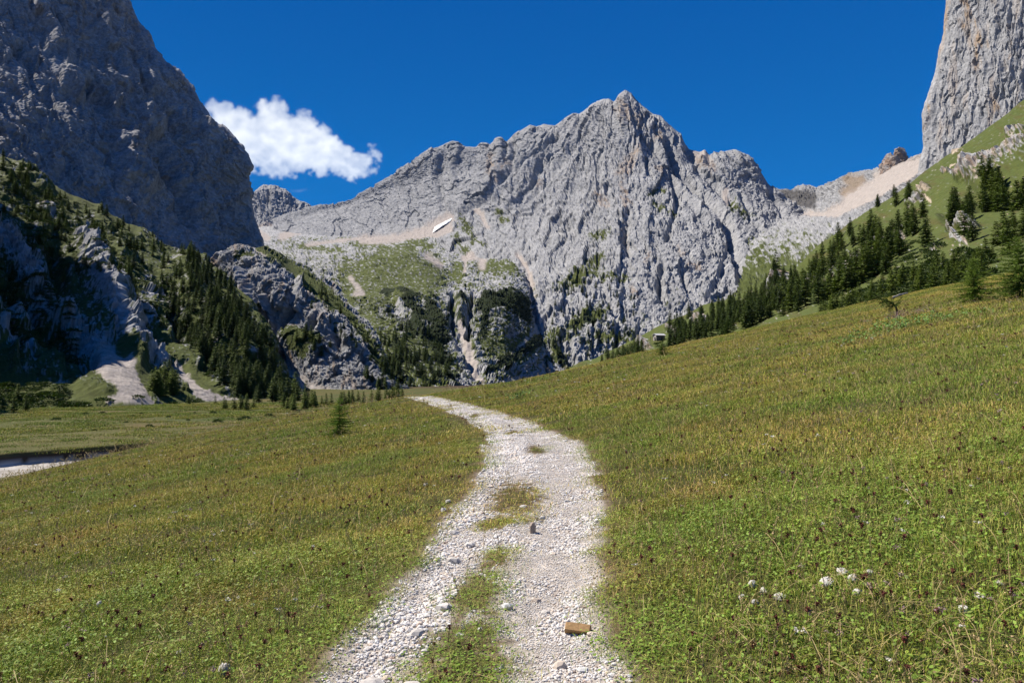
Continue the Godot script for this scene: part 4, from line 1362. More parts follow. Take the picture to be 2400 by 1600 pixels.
func build_trees() -> void:
	tree_kinds()
	# [outline, how many, least and greatest height, kinds, label, group]
	var cliff_wood := ["conifer in the wood under the shaded rock wall", "conifers under the shaded rock wall"]
	var side_wood := ["conifer on the grassy slope under the sunlit rock tower", "conifers on the grassy slope"]
	var foot_wood := ["conifer in the wood along the foot of the massif", "conifers along the foot of the massif"]
	var head_wood := ["conifer on the green hillside at the head of the valley", "conifers at the head of the valley"]
	var floor_wood := ["young conifer on the edge of the flat valley floor", "young conifers on the valley floor"]
	var bluff_wood := ["conifer clinging to the dark rock bluff", "conifers on the rock bluff"]
	var stands := [
		[[0, 380, 60, 405, 200, 488, 330, 545, 420, 590, 500, 625, 470, 680, 380, 680, 260, 640, 150, 560, 0, 520], 110, 5.0, 9.0, [0, 1, 2, 3], cliff_wood],
		[[380, 640, 520, 630, 560, 720, 600, 800, 660, 890, 705, 940, 560, 935, 490, 885, 430, 800, 380, 720], 330, 5.0, 10.5, [0, 1, 4], cliff_wood],
		[[60, 520, 200, 600, 330, 720, 300, 760, 200, 680, 60, 600], 46, 3.5, 7.0, [0, 1, 2], cliff_wood],
		[[0, 640, 120, 700, 160, 800, 60, 760, 0, 740], 26, 3.5, 7.0, [0, 4], cliff_wood],
		[[345, 905, 400, 895, 432, 950, 352, 962], 20, 4.5, 8.0, [2, 3, 5], cliff_wood],
		[[-20, 930, 60, 935, 80, 972, -20, 976], 6, 4.0, 6.0, [1, 2, 5], floor_wood],
		[[650, 955, 800, 945, 880, 936, 930, 926, 950, 938, 800, 952, 690, 962], 60, 2.5, 4.8, [2, 3, 5], floor_wood],
		[[430, 930, 520, 945, 640, 957, 560, 962, 440, 955], 12, 2.0, 4.0, [2, 3, 5], floor_wood],
		[[560, 905, 640, 910, 700, 940, 740, 945, 620, 950, 560, 935], 26, 5.0, 9.0, [0, 1, 4], cliff_wood],
		[[640, 640, 760, 690, 860, 800, 880, 850, 800, 790, 720, 720], 26, 4.0, 8.0, [0, 1, 4], bluff_wood],
		[[670, 800, 790, 800, 800, 850, 690, 850], 12, 5.0, 10.0, [0, 1, 2], bluff_wood],
		[[860, 880, 925, 900, 950, 930, 850, 930], 14, 6.0, 9.0, [0, 1], bluff_wood],
		[[880, 790, 980, 770, 1050, 830, 1090, 890, 960, 925, 900, 880], 130, 8.0, 13.0, [0, 1, 4], head_wood],
		[[1140, 700, 1220, 700, 1250, 780, 1200, 860, 1130, 850], 40, 6.0, 10.0, [0, 4], head_wood],
		[[1270, 690, 1400, 650, 1500, 690, 1500, 760, 1420, 840, 1300, 850], 80, 9.0, 15.0, [0, 1, 4], foot_wood],
		[[1400, 860, 1500, 812, 1545, 780, 1650, 728, 1800, 680, 1850, 655, 1890, 705, 1760, 765, 1640, 800, 1480, 855], 300, 6.0, 10.5, [0, 1, 4], foot_wood],
		[[1850, 650, 1920, 595, 1990, 545, 2060, 540, 2100, 575, 2080, 650, 1980, 690, 1900, 725, 1830, 745], 105, 6.0, 12.0, [0, 1, 2, 3], side_wood],
		[[2080, 535, 2180, 510, 2200, 580, 2100, 640], 14, 7.0, 11.0, [0, 1, 2], side_wood],
		[[2270, 430, 2400, 410, 2440, 470, 2330, 505, 2290, 485], 28, 6.5, 11.0, [0, 2, 3], side_wood],
		[[2230, 470, 2310, 490, 2320, 560, 2230, 570], 20, 6.0, 10.0, [0, 1, 2], side_wood],
		[[2320, 520, 2440, 500, 2440, 620, 2340, 630], 12, 4.5, 7.5, [1, 2, 3], side_wood],
		[[1900, 735, 2100, 660, 2250, 620, 2330, 600, 2330, 660, 2100, 715, 1950, 755], 60, 2.5, 5.0, [2, 3, 5], side_wood],
		[[2030, 490, 2130, 450, 2140, 475, 2060, 505], 7, 7.0, 10.0, [0, 1], side_wood]]
	var all := []
	for s in stands:
		var poly := PackedVector2Array()
		for i in s[0].size() / 2:
			poly.append(Vector2(s[0][2 * i], s[0][2 * i + 1]))
		var lo := poly[0]
		var hi := poly[0]
		for q in poly:
			lo = lo.min(q)
			hi = hi.max(q)
		var n := 0
		var tries := 0
		while n < s[1] and tries < 6000:
			tries += 1
			var q := Vector2(rng.randf_range(lo.x, hi.x), rng.randf_range(lo.y, hi.y))
			if not Geometry2D.is_point_in_polygon(q, poly):
				continue
			if Rect2(1505, 772, 66, 60).has_point(q) or Rect2(2040, 800, 500, 300).has_point(q):
				continue
			if fbm2.get_noise_2d(q.x / 45.0, q.y / 30.0) < -0.25 and rng.randf() < 0.75:
				continue
			var at: Variant = stand_at(q.x, q.y)
			if at == null:
				if q.y < 925.0: continue
				at = floor_at(q.x, q.y)
			if at.y < PLAIN - 0.2:
				at = floor_at(q.x, q.y) if q.y > 920.0 else at
			n += 1
			var h := rng.randf_range(s[2], s[3])
			all.append([h / maxf(20.0, -at.z), at - Vector3(0, 0.04 * h, 0), h, s[4][rng.randi() % s[4].size()], s[5]])
	all.sort_custom(func(a: Array, b: Array) -> bool: return a[0] > b[0])
	var rest := []
	for k in 12:
		rest.append([])
	for i in all.size():
		var t: Array = all[i]
		if i < 300:
			conifer("conifer", kinds[t[3]], t[1], t[2], ["slim dark ", "full dark ", "broad mid-green ", "loose light green ", "narrow blackish ", "wide bright green "][t[3]] + t[4][0], t[4][1])
		else:
			var b := Basis(Vector3.UP, rng.randf() * TAU).scaled(Vector3.ONE * t[2])
			rest[t[3]].append(Transform3D(b, t[1]))
	var wood := Node3D.new()
	wood.name = "distant_wood"
	add_child(wood)
	tag(wood, "distant conifers standing close together on the valley sides", "trees", "", "stuff")
	for k in 6:
		if rest[k].size():
			scatter("crowns", kinds[k][1], mats.needle, rest[k], [], wood)
			scatter("trunks", kinds[k][0], mats.plain, rest[k], [], wood)
	# low dwarf pines and bushes on the slopes
	var bush := PackedVector3Array()
	var tone := PackedColorArray()
	var r := RandomNumberGenerator.new()
	r.seed = 9
	for k in 150:
		var a := r.randf() * TAU
		var e := asin(r.randf())
		var o := Vector3(cos(a) * cos(e), sin(e) * 0.62, sin(a) * cos(e)) * r.randf_range(0.6, 1.0)
		var d := (o + Vector3(0, 0.4, 0) + Vector3(r.randfn(), r.randfn(), r.randfn()) * 0.4).normalized()
		var w := d.cross(Vector3(r.randfn(), r.randfn(), r.randfn())).normalized() * 0.09
		bush.append_array([o - w, o + w, o + d * 0.34])
		var t := Color(0.048, 0.070, 0.020) * r.randf_range(0.6, 1.6)
		tone.append_array([t, t, t])
	var bush_mesh := mesh_of(bush, tone, PackedInt32Array())
	mats.bush_mesh = bush_mesh
	var low := []
	for s in [[[60, 500, 200, 560, 330, 640, 400, 720, 380, 800, 300, 740, 200, 660, 60, 600], 500], [[380, 640, 520, 630, 600, 800, 700, 935, 500, 900, 400, 760], 400], [[640, 600, 760, 660, 870, 800, 900, 880, 800, 790, 700, 700], 160], [[0, 400, 300, 545, 400, 600, 300, 620, 0, 500], 260], [[0, 640, 120, 700, 200, 850, 0, 800], 300], [[100, 900, 200, 950, 330, 955, 420, 960, 480, 930, 520, 950, 0, 965, 0, 900], 130], [[880, 690, 970, 690, 1040, 740, 1040, 850, 960, 900, 880, 840], 300], [[1140, 690, 1230, 690, 1250, 760, 1180, 850, 1140, 840], 260], [[1400, 850, 1540, 790, 1800, 690, 1880, 700, 1640, 800], 260], [[1850, 650, 2100, 560, 2330, 590, 2330, 650, 1950, 740], 260]]:
		var poly := PackedVector2Array()
		for i in s[0].size() / 2:
			poly.append(Vector2(s[0][2 * i], s[0][2 * i + 1]))
		var lo := poly[0]
		var hi := poly[0]
		for q in poly:
			lo = lo.min(q)
			hi = hi.max(q)
		for tries in s[1] * 4:
			var q := Vector2(r.randf_range(lo.x, hi.x), r.randf_range(lo.y, hi.y))
			if not Geometry2D.is_point_in_polygon(q, poly) or fbm2.get_noise_2d(q.x / 25.0, q.y / 20.0) < -0.1:
				continue
			var at: Variant = stand_at(q.x, q.y)
			if at == null: continue
			var z := r.randf_range(0.8, 2.6)
			low.append(Transform3D(Basis(Vector3.UP, r.randf() * TAU).scaled(Vector3(z, z * r.randf_range(0.5, 0.9), z)), at - Vector3(0, 0.15, 0)))
	tag(scatter("dwarf_pine_scrub", bush_mesh, mats.needle, low, []), "low dark green dwarf pine scrub among the rocks of the slopes", "scrub")
	# bushes on the flat valley floor, one by one
	for q in [[395, 978], [560, 985], [575, 982], [510, 990], [440, 985], [350, 1000], [295, 990], [610, 978], [630, 976], [700, 966], [480, 975], [500, 968], [200, 972], [240, 970], [330, 970], [310, 976], [130, 985], [220, 1010], [455, 968], [690, 975]]:
		var at := floor_at(q[0], q[1])
		var z := rng.randf_range(0.25, 0.8)
		var o := put("bush", bush_mesh, mats.needle)
		o.transform = Transform3D(Basis(Vector3.UP, rng.randf() * TAU).scaled(Vector3(z * 1.2, z * 1.15, z)), at)
		tag(o, "low dark bush on the flat grassy valley floor", "bush", "bushes on the valley floor")
	# saplings on the meadow
	sapling(795, 1024, 1.4, 41, 0.46, 0.12, "young_larch", "spindly young larch alone in the grass beside the track", Color(0.12, 0.19, 0.026))
	sapling(1552, 834, 0.92, 42, 0.62, 0.05, "young_larch", "small bright green larch sapling on the meadow below the hut", Color(0.085, 0.125, 0.018))
	sapling(1706, 772, 1.45, 43, 0.50, 0.05, "young_larch", "bushy larch sapling on the skyline of the meadow", Color(0.055, 0.09, 0.018))
	sapling(2285, 708, 2.3, 44, 0.55, 0.03, "young_larch", "bushy young larch with low branches standing on the upper meadow", Color(0.12, 0.18, 0.028))
	sapling(2392, 700, 2.9, 45, 0.58, 0.03, "young_larch", "large dense young larch at the upper edge of the meadow", Color(0.105, 0.16, 0.028))
	bent_tree()


func sapling(px: float, py: float, h: float, seed_: int, wide: float, thin: float, called: String, label: String, tone: Color) -> void:
	var at := on_meadow(px, py)
	var o := Node3D.new()
	o.name = numbered(called)
	add_child(o)
	o.position = at
	tag(o, label, "tree")
	put("trunk", trunk_mesh(h * 0.96, h * 0.016), mats.plain, o)
	put("crown", crown_mesh(seed_, h, h * wide, thin, tone, 22), mats.needle, o)


func bent_tree() -> void:
	var at := on_meadow(2103, 742)
	var o := Node3D.new()
	o.name = "bent_larch"
	add_child(o)
	o.position = at
	tag(o, "small wind-bent larch leaning over the meadow with a crooked trunk", "tree")
	var k := -at.z / LENS                                            # metres per survey unit here
	var line := [Vector3(0, -0.05, 0), Vector3(0.5, 12, 0), Vector3(-3, 22, 2), Vector3(-12, 30, 3), Vector3(-26, 37, 2), Vector3(-42, 44, 0), Vector3(-58, 54, 0)]
	var v := PackedVector3Array()
	var c := PackedColorArray()
	var ix := PackedInt32Array()
	for j in line.size():
		for i in 6:
			var a := TAU * i / 6.0
			v.append(line[j] * k + Vector3(cos(a), sin(a) * 0.5, sin(a)) * 0.055 * (1.0 - 0.13 * j))
			c.append(Color(0.05, 0.037, 0.028))
	for j in line.size() - 1:
		for i in 6:
			var a := j * 6 + i
			var b := j * 6 + (i + 1) % 6
			ix.append_array([a, a + 6, b, b, a + 6, b + 6])
	put("trunk", mesh_of(v, c, ix), mats.plain, o)
	var r := RandomNumberGenerator.new()
	r.seed = 88
	var fv := PackedVector3Array()
	var fc := PackedColorArray()
	for b in 34:
		var t := r.randf_range(0.35, 1.0)
		var f := t * (line.size() - 1)
		var j := mini(int(f), line.size() - 2)
		var start: Vector3 = line[j].lerp(line[j + 1], f - j) * k
		var dir := Vector3(r.randf_range(-1.0, 0.6), r.randf_range(-0.5, 0.45), r.randf_range(-0.9, 0.9)).normalized()
		var len := r.randf_range(0.35, 1.0) * (1.2 - 0.5 * t)
		for s in 12:
			var p := start + dir * len * s / 12.0 + Vector3(0, -0.15 * len * pow(s / 12.0, 2.0), 0)
			for q in 9:
				var nd := (dir * 0.5 + Vector3(r.randfn(), r.randfn(), r.randfn()) * 0.7).normalized()
				var w := nd.cross(Vector3(r.randfn(), r.randfn(), r.randfn())).normalized() * 0.008
				fv.append_array([p - w, p + w, p + nd * 0.10])
				var nt := Color(0.058, 0.09, 0.016) * r.randf_range(0.6, 1.35)
				fc.append_array([nt, nt, nt])
	put("crown", mesh_of(fv, fc, PackedInt32Array()), mats.needle, o)


# ---------------------------------------------------------------- hut and small things

func box_mesh(a: Vector3, b: Vector3) -> BoxMesh:
	var m := BoxMesh.new()
	m.size = b - a
	return m


func box(called: String, a: Vector3, b: Vector3, material: Material, parent: Node) -> MeshInstance3D:
	var o := put(called, box_mesh(a, b), material, parent)
	o.position = (a + b) * 0.5
	return o


func paint(called: String, c: Color, rough := 0.8, metal := 0.0) -> StandardMaterial3D:
	var m := StandardMaterial3D.new()
	m.albedo_color = c.linear_to_srgb()
	m.roughness = rough
	m.metallic = metal
	m.metallic_specular = 0.3
	m.uv1_triplanar = true
	m.uv1_world_triplanar = true
	m.uv1_scale = Vector3.ONE * 0.8
	m.albedo_texture = mats.soft
	mats[called] = m
	return m


func build_hut() -> void:
	var at := sight(1543, 797, 440.0)
	var k := -at.z / LENS
	var hut := Node3D.new()
	hut.name = "hut"
	add_child(hut)
	hut.position = at + Vector3(0, -0.4, 2.0)
	hut.rotation.y = 0.42
	tag(hut, "small grey hut with a pale roof among the conifers", "hut")
	var wood := paint("hut_wood", Color(0.13, 0.125, 0.13))
	var pale := paint("hut_pale", Color(0.42, 0.40, 0.38))  # trim and planks; on the gable walls, sunlight put into the colour
	var tin := paint("hut_tin", Color(0.55, 0.56, 0.58), 0.5)
	var w := 24.0 * k
	var dp := 14.0 * k
	var h := 12.5 * k
	box("wall", Vector3(-w / 2, 0, dp / 2 - 0.2), Vector3(w / 2, h, dp / 2), wood, hut)
	box("wall", Vector3(-w / 2, 0, -dp / 2), Vector3(w / 2, h, -dp / 2 + 0.2), wood, hut)
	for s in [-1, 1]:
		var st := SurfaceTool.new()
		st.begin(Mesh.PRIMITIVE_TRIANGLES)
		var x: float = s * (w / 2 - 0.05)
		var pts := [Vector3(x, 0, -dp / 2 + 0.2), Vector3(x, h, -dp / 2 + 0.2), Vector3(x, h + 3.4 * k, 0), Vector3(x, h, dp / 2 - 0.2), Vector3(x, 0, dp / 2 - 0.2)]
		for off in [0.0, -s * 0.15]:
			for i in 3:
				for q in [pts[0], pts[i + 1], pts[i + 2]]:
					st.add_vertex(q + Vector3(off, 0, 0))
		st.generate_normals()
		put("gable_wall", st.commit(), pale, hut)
	for s in [-1, 1]:
		var slope := put("roof", box_mesh(Vector3.ZERO, Vector3(w + 1.0, 0.14, Vector2(dp / 2 + 0.6, 3.4 * k).length() + 0.2)), tin, hut)
		slope.position = Vector3(0, h + 1.7 * k + 0.06, s * (dp / 4 + 0.2))
		slope.rotation.x = s * atan2(3.4 * k, dp / 2)
	var door := box("door", Vector3(w * 0.08, 0, dp / 2 + 0.005), Vector3(w * 0.08 + 1.0, 2.0, dp / 2 + 0.06), paint("hut_door", Color(0.07, 0.05, 0.04)), hut)
	box("handle", Vector3(0.32, -0.05, 0.03), Vector3(0.42, 0.02, 0.07), tin, door)
	for x in [-0.30, 0.36]:
		var frame := box("window", Vector3(w * x - 0.45, 1.1, dp / 2 + 0.005), Vector3(w * x + 0.45, 1.9, dp / 2 + 0.05), pale, hut)
		box("pane", Vector3(-0.36, -0.31, 0.024), Vector3(0.36, 0.31, 0.03), paint("hut_pane", Color(0.05, 0.055, 0.06), 0.2), frame)
	# a plank table beside it
	var table := Node3D.new()
	table.name = "plank_table"
	add_child(table)
	table.position = at + Vector3(-16.0 * k, 0.9, 3.5)
	tag(table, "pale plank table standing left of the small hut", "table")
	box("table_top", Vector3(-1.6, 0.72, -0.5), Vector3(1.6, 0.8, 0.5), pale, table)
	for x in [-1.3, 1.3]:
		box("leg", Vector3(x - 0.08, -1.2, -0.4), Vector3(x + 0.08, 0.719, 0.4), wood, table)


func rock_lump(seed_: int, size: Vector3, colour: Color, lumps := 0.28) -> ArrayMesh:
	# a finer stone with faces, edges and small pits
	var r := RandomNumberGenerator.new()
	r.seed = seed_
	var cuts := []
	for k in 11:
		cuts.append([Vector3(r.randfn(), r.randfn(), r.randfn()).normalized(), r.randf_range(0.33, 0.47)])
	var nu := 28
	var nv := 18
	var p := PackedVector3Array()
	var c := PackedColorArray()
	for j in nv:
		var th := PI - PI * j / (nv - 1)
		for i in nu:
			var ph := TAU * i / (nu - 1)
			var q := Vector3(sin(th) * sin(ph), cos(th), sin(th) * cos(ph)) * 0.52
			for cut in cuts:
				var over: float = q.dot(cut[0]) - cut[1]
				if over > 0.0: q -= cut[0] * over
			q *= 1.0 + lumps * 0.2 * fine.get_noise_3d(q.x * 5.0 + seed_, q.y * 5.0, q.z * 5.0)
			p.append(q * size)
			c.append(colour * (1.0 + 0.3 * fine.get_noise_3d(q.x * 9.0, q.y * 9.0 + seed_, q.z * 9.0)))
	return grid_mesh(p, c, nu, nv)


func prism(points: Array, depth: float, chamfer: float, colour: Color, seed_: int) -> ArrayMesh:
	# a broken slab: an outline with thickness, bevelled edges and uneven corners
	var r := RandomNumberGenerator.new()
	r.seed = seed_
	var n := points.size()
	var rings := []
	for k in 4:
		var z: float = [-depth / 2, -depth / 2 + chamfer, depth / 2 - chamfer, depth / 2][k]
		var ring := []
		for q in points:
			var s := 1.0 - (chamfer / 0.05 if k == 0 or k == 3 else 0.0)
			ring.append(Vector3(q.x * s + r.randf_range(-1, 1) * 0.0015, (q.y - 0.03) * s + 0.03 + r.randf_range(-1, 1) * 0.0015, z + r.randf_range(-1, 1) * 0.002))
		rings.append(ring)
	var v := PackedVector3Array()
	var c := PackedColorArray()
	for k in 3:
		for i in n:
			var j := (i + 1) % n
			v.append_array([rings[k][i], rings[k + 1][i], rings[k][j], rings[k][j], rings[k + 1][i], rings[k + 1][j]])
	for i in range(1, n - 1):
		v.append_array([rings[3][0], rings[3][i + 1], rings[3][i], rings[0][0], rings[0][i], rings[0][i + 1]])
	for q in v:
		c.append(colour * (1.0 + 0.35 * fine.get_noise_3d(q.x * 60.0, q.y * 60.0, q.z * 60.0)))
	return mesh_of(v, c, PackedInt32Array())


func build_small_things() -> void:
	# the ochre slab on the track
	var d := 4.83
	var slab := Node3D.new()
	slab.name = "broken_slab"
	add_child(slab)
	slab.position = Vector3(0.425, meadow(0.425, d) + 0.022, -d)
	slab.rotation = Vector3(-0.8, -0.10, -0.07)
	tag(slab, "ochre brown slab of broken stone lying on the gravel track", "stone")
	var face := paint("ochre_stone", Color(0.46, 0.29, 0.135))
	face.uv1_scale = Vector3.ONE * 9.0
	face.albedo_texture = mats.grain
	var grey := paint("slab_grey", Color(0.30, 0.30, 0.31))
	var o := put("stone_body", prism([Vector2(-0.085, 0.0), Vector2(0.078, -0.004), Vector2(0.088, 0.05), Vector2(0.03, 0.053), Vector2(-0.04, 0.056), Vector2(-0.08, 0.054)], 0.055, 0.004, Color.WHITE, 5), face, slab)
	o.position.y = 0.002
	var top := put("weathered_top", prism([Vector2(-0.074, 0.0545), Vector2(0.084, 0.0505), Vector2(0.080, 0.056), Vector2(-0.06, 0.060)], 0.05, 0.002, Color.WHITE, 6), grey, slab)
	top.position = Vector3(0, 0.001, -0.006)
	# the stone set on end
	var upright := put("standing_stone", prism([Vector2(-0.029, -0.02), Vector2(0.029, -0.02), Vector2(0.031, 0.05), Vector2(0.032, 0.078), Vector2(0.021, 0.09), Vector2(0.014, 0.112), Vector2(0.002, 0.118), Vector2(-0.012, 0.113), Vector2(-0.018, 0.098), Vector2(-0.031, 0.082)], 0.045, 0.006, Color(0.26, 0.215, 0.18), 9), mats.plain)
	upright.position = Vector3(0.215, meadow(0.215, 7.66), -7.66)
	upright.rotation.y = 0.12
	tag(upright, "small brown stone set upright on the gravel track", "stone")
	# stones showing in the turf
	var spots_px := [[132, 1392, 0.16, 0.06], [232, 1424, 0.09, 0.07], [523, 1582, 0.13, 0.10], [1765, 1380, 0.10, 0.05], [1790, 1392, 0.08, 0.05], [1830, 1408, 0.13, 0.05], [1740, 1410, 0.08, 0.04], [1770, 1418, 0.07, 0.04], [1940, 1380, 0.16, 0.07], [1975, 1352, 0.14, 0.06], [2000, 1366, 0.12, 0.06], [2010, 1395, 0.10, 0.05], [2040, 1350, 0.10, 0.04], [1050, 1180, 0.14, 0.06], [1040, 1200, 0.12, 0.06], [998, 1140, 0.14, 0.07], [2262, 1445, 0.10, 0.06]]
	for k in spots_px.size():
		var s: Array = spots_px[k]
		var at := on_meadow(s[0], s[1])
		var lump := put("rock", rock_lump(500 + k, Vector3(s[2] * 0.62, s[3] * 1.0, s[2] * 0.5), Color(0.40, 0.39, 0.37), 1.6), mats.plain)
		lump.position = at + Vector3(0, s[3] * 0.3, 0)
		lump.rotation.y = k * 1.3
		tag(lump, "pale grey stone lying in the meadow grass", "stone", "pale stones in the meadow")
	# a bleached log on the crest of the meadow
	var a := on_meadow(2092, 702)
	var b := on_meadow(2128, 690)
	if a != Vector3.ZERO and b != Vector3.ZERO:
		var v := PackedVector3Array()
		var c := PackedColorArray()
		var ix := PackedInt32Array()
		for j in 9:
			var t := j / 8.0
			var p := a.lerp(b, t) + Vector3(0, 0.12 + 0.06 * sin(t * 3.0), 0)
			for i in 8:
				var an := TAU * i / 8.0
				v.append(p + Vector3(0, cos(an), sin(an)) * (0.11 - 0.05 * t) * (1.0 + 0.2 * sin(j * 2.1 + i)))
				c.append(Color(0.33, 0.30, 0.27) * (0.8 + 0.1 * ((i * 3 + j) % 5)))
		for j in 8:
			for i in 8:
				var q := j * 8 + i
				var w := j * 8 + (i + 1) % 8
				ix.append_array([q, w, q + 8, w, w + 8, q + 8])
		tag(put("fallen_log", mesh_of(v, c, ix), mats.plain), "bleached grey log lying along the crest of the meadow", "log")
	# broad-leaved clumps in the meadow
	leafy_clump(1215, 935, 0.75, 0.30, 60, "leafy_plant", "clump of broad green leaves in the grass beside the track", false, 71)
	leafy_clump(2120, 765, 1.6, 0.45, 150, "flowering_plant", "leafy clump with dusty pink flower heads beside the bent larch", true, 72)
	leafy_clump(2085, 778, 1.3, 0.35, 90, "leafy_plant", "low yellow-green leafy clump below the bent larch", false, 73)
	leafy_clump(2230, 748, 1.5, 0.3, 70, "leafy_plant", "scattered broad pale leaves right of the pink flowers", false, 74)
	leafy_clump(2010, 800, 1.2, 0.3, 70, "leafy_plant", "spread of broad green leaves lower on the meadow", false, 75)
	leafy_clump(1275, 892, 0.7, 0.25, 40, "leafy_plant", "small leafy clump near the crest of the meadow", false, 76)


func leafy_clump(px: float, py: float, wide: float, tall: float, n: int, called: String, label: String, flowers: bool, seed_: int) -> void:
	var at := on_meadow(px, py)
	var o := Node3D.new()
	o.name = numbered(called)
	add_child(o)
	o.position = at
	tag(o, label, "plant")
	var r := RandomNumberGenerator.new()
	r.seed = seed_
	var v := PackedVector3Array()
	var c := PackedColorArray()
	var fv := PackedVector3Array()
	var fc := PackedColorArray()
	for k in n:
		var x := r.randfn() * wide * 0.5
		var z := r.randfn() * wide * 0.55
		var p := Vector3(x, meadow(at.x + x, -at.z - z) - at.y + tall * r.randf_range(0.35, 1.0), z)
		var up := (Vector3(-0.5, 1, 0.15) + Vector3(r.randfn(), 0, r.randfn()) * 0.35).normalized()
		var side := up.cross(Vector3(r.randfn(), 0, r.randfn())).normalized()
		var fwd := side.cross(up)
		var s := r.randf_range(0.035, 0.075)
		var t := Color(0.085, 0.15, 0.03) * r.randf_range(0.6, 1.4)
		var ring := []
		for i in 7:
			var a := TAU * i / 7.0
			ring.append(p + (side * cos(a) * 0.85 + fwd * sin(a)) * s + up * 0.02 * cos(a * 2.0))
		for i in 7:
			v.append_array([p - up * 0.01, ring[i], ring[(i + 1) % 7]])
			c.append_array([t, t, t])
		var foot := Vector3(x, p.y - tall, z)
		v.append_array([foot, foot + Vector3(0.008, 0, 0), p])
		c.append_array([t, t, t])
	if flowers:
		for k in 16:
			var hx := r.randfn() * wide * 0.35
			var hz := r.randfn() * wide * 0.3
			var head := Vector3(hx, meadow(at.x + hx, -at.z - hz) - at.y + tall + r.randf_range(0.05, 0.22), hz)
			for i in 90:
				var q := head + Vector3(r.randfn() * 0.11, r.randfn() * 0.05, r.randfn() * 0.11)
				var e := Vector3(r.randfn(), r.randfn(), r.randfn()) * 0.012
				fv.append_array([q, q + e, q + Vector3(e.z, e.x, e.y)])
				var t := Color(0.36, 0.22, 0.27) * r.randf_range(0.7, 1.3)
				fc.append_array([t, t, t])
	put("leaves", mesh_of(v, c, PackedInt32Array()), mats.leaf, o)
	if flowers:
		put("flowers", mesh_of(fv, fc, PackedInt32Array()), mats.leaf, o)


# ---------------------------------------------------------------- grass

func blade(v: PackedVector3Array, c: PackedColorArray, r: RandomNumberGenerator, at: Vector3, h: float, w: float, lean: float, t: Color) -> void:
	var a := r.randf() * TAU
	var out := Vector3(cos(a), 0, sin(a))
	var side := Vector3(-sin(a), 0, cos(a)) * w
	var mid := at + Vector3(0, h * 0.6, 0) + out * lean * h * 0.35
	var tip := at + Vector3(0, h * (1.0 - 0.35 * lean), 0) + out * lean * h
	v.append_array([at - side, at + side, mid - side * 0.8, at + side, mid + side * 0.8, mid - side * 0.8, mid - side * 0.8, mid + side * 0.8, tip])
	for i in 9:
		c.append(t)


const SWARDS := [[0.34, 0.64, 0.80, 0.85], [0.45, 0.74, 0.86, 0.90], [0.20, 0.50, 0.86, 0.90], [0.26, 0.54, 0.70, 0.88], [0.50, 0.68, 0.79, 0.85], [0.30, 0.72, 0.90, 0.93]]


func grass_patch(seed_: int, size: float, n: int, h0: float, h1: float, w: float, leaves: int, sward: int) -> ArrayMesh:
	# a tuft of mixed sward: shares of dark green, yellow-green, straw and red-brown blades
	var r := RandomNumberGenerator.new()
	r.seed = seed_
	var v := PackedVector3Array()
	var c := PackedColorArray()
	var mix: Array = SWARDS[sward]
	for k in n:
		var at := Vector3(r.randfn() * size * 0.42, -0.01, r.randfn() * size * 0.42)
		var t := r.randf()
		var tone := Color(0.185, 0.215, 0.034)
		var tall := 1.0
		if t < mix[0]: tone = Color(0.105, 0.150, 0.024)
		elif t < mix[1]: tone = Color(0.225, 0.225, 0.042)
		elif t < mix[2]:
			tone = Color(0.36, 0.285, 0.115)
			tall = 1.35
		elif t < mix[3]: tone = Color(0.15, 0.070, 0.036)
		tone = tone * r.randf_range(0.6, 1.55)
		blade(v, c, r, at, r.randf_range(h0, h1) * tall, w * r.randf_range(0.7, 1.3) / sqrt(tall), r.randf_range(0.15, 1.2), tone)
	for k in leaves:
		var at := Vector3(r.randfn() * size * 0.4, r.randf_range(0.01, h1 * 0.55), r.randfn() * size * 0.4)
		var up := (Vector3.UP + Vector3(r.randfn(), 0, r.randfn()) * 0.45).normalized()
		var side := up.cross(Vector3(r.randfn(), 0, r.randfn())).normalized()
		var fwd := side.cross(up)
		var s := r.randf_range(0.006, 0.016) * (1.0 + w * 60.0)
		var t := Color(0.135, 0.18, 0.034) * r.randf_range(0.55, 1.5)
		var q := [at - fwd * s, at + side * s * 0.6 - fwd * s * 0.2, at + side * s * 0.45 + fwd * s * 0.5, at + fwd * s * 1.1, at - side * s * 0.45 + fwd * s * 0.5, at - side * s * 0.6 - fwd * s * 0.2]
		for i in range(1, 5):
			v.append_array([q[0], q[i], q[i + 1]])
			c.append_array([t, t, t])
	return mesh_of(v, c, PackedInt32Array())


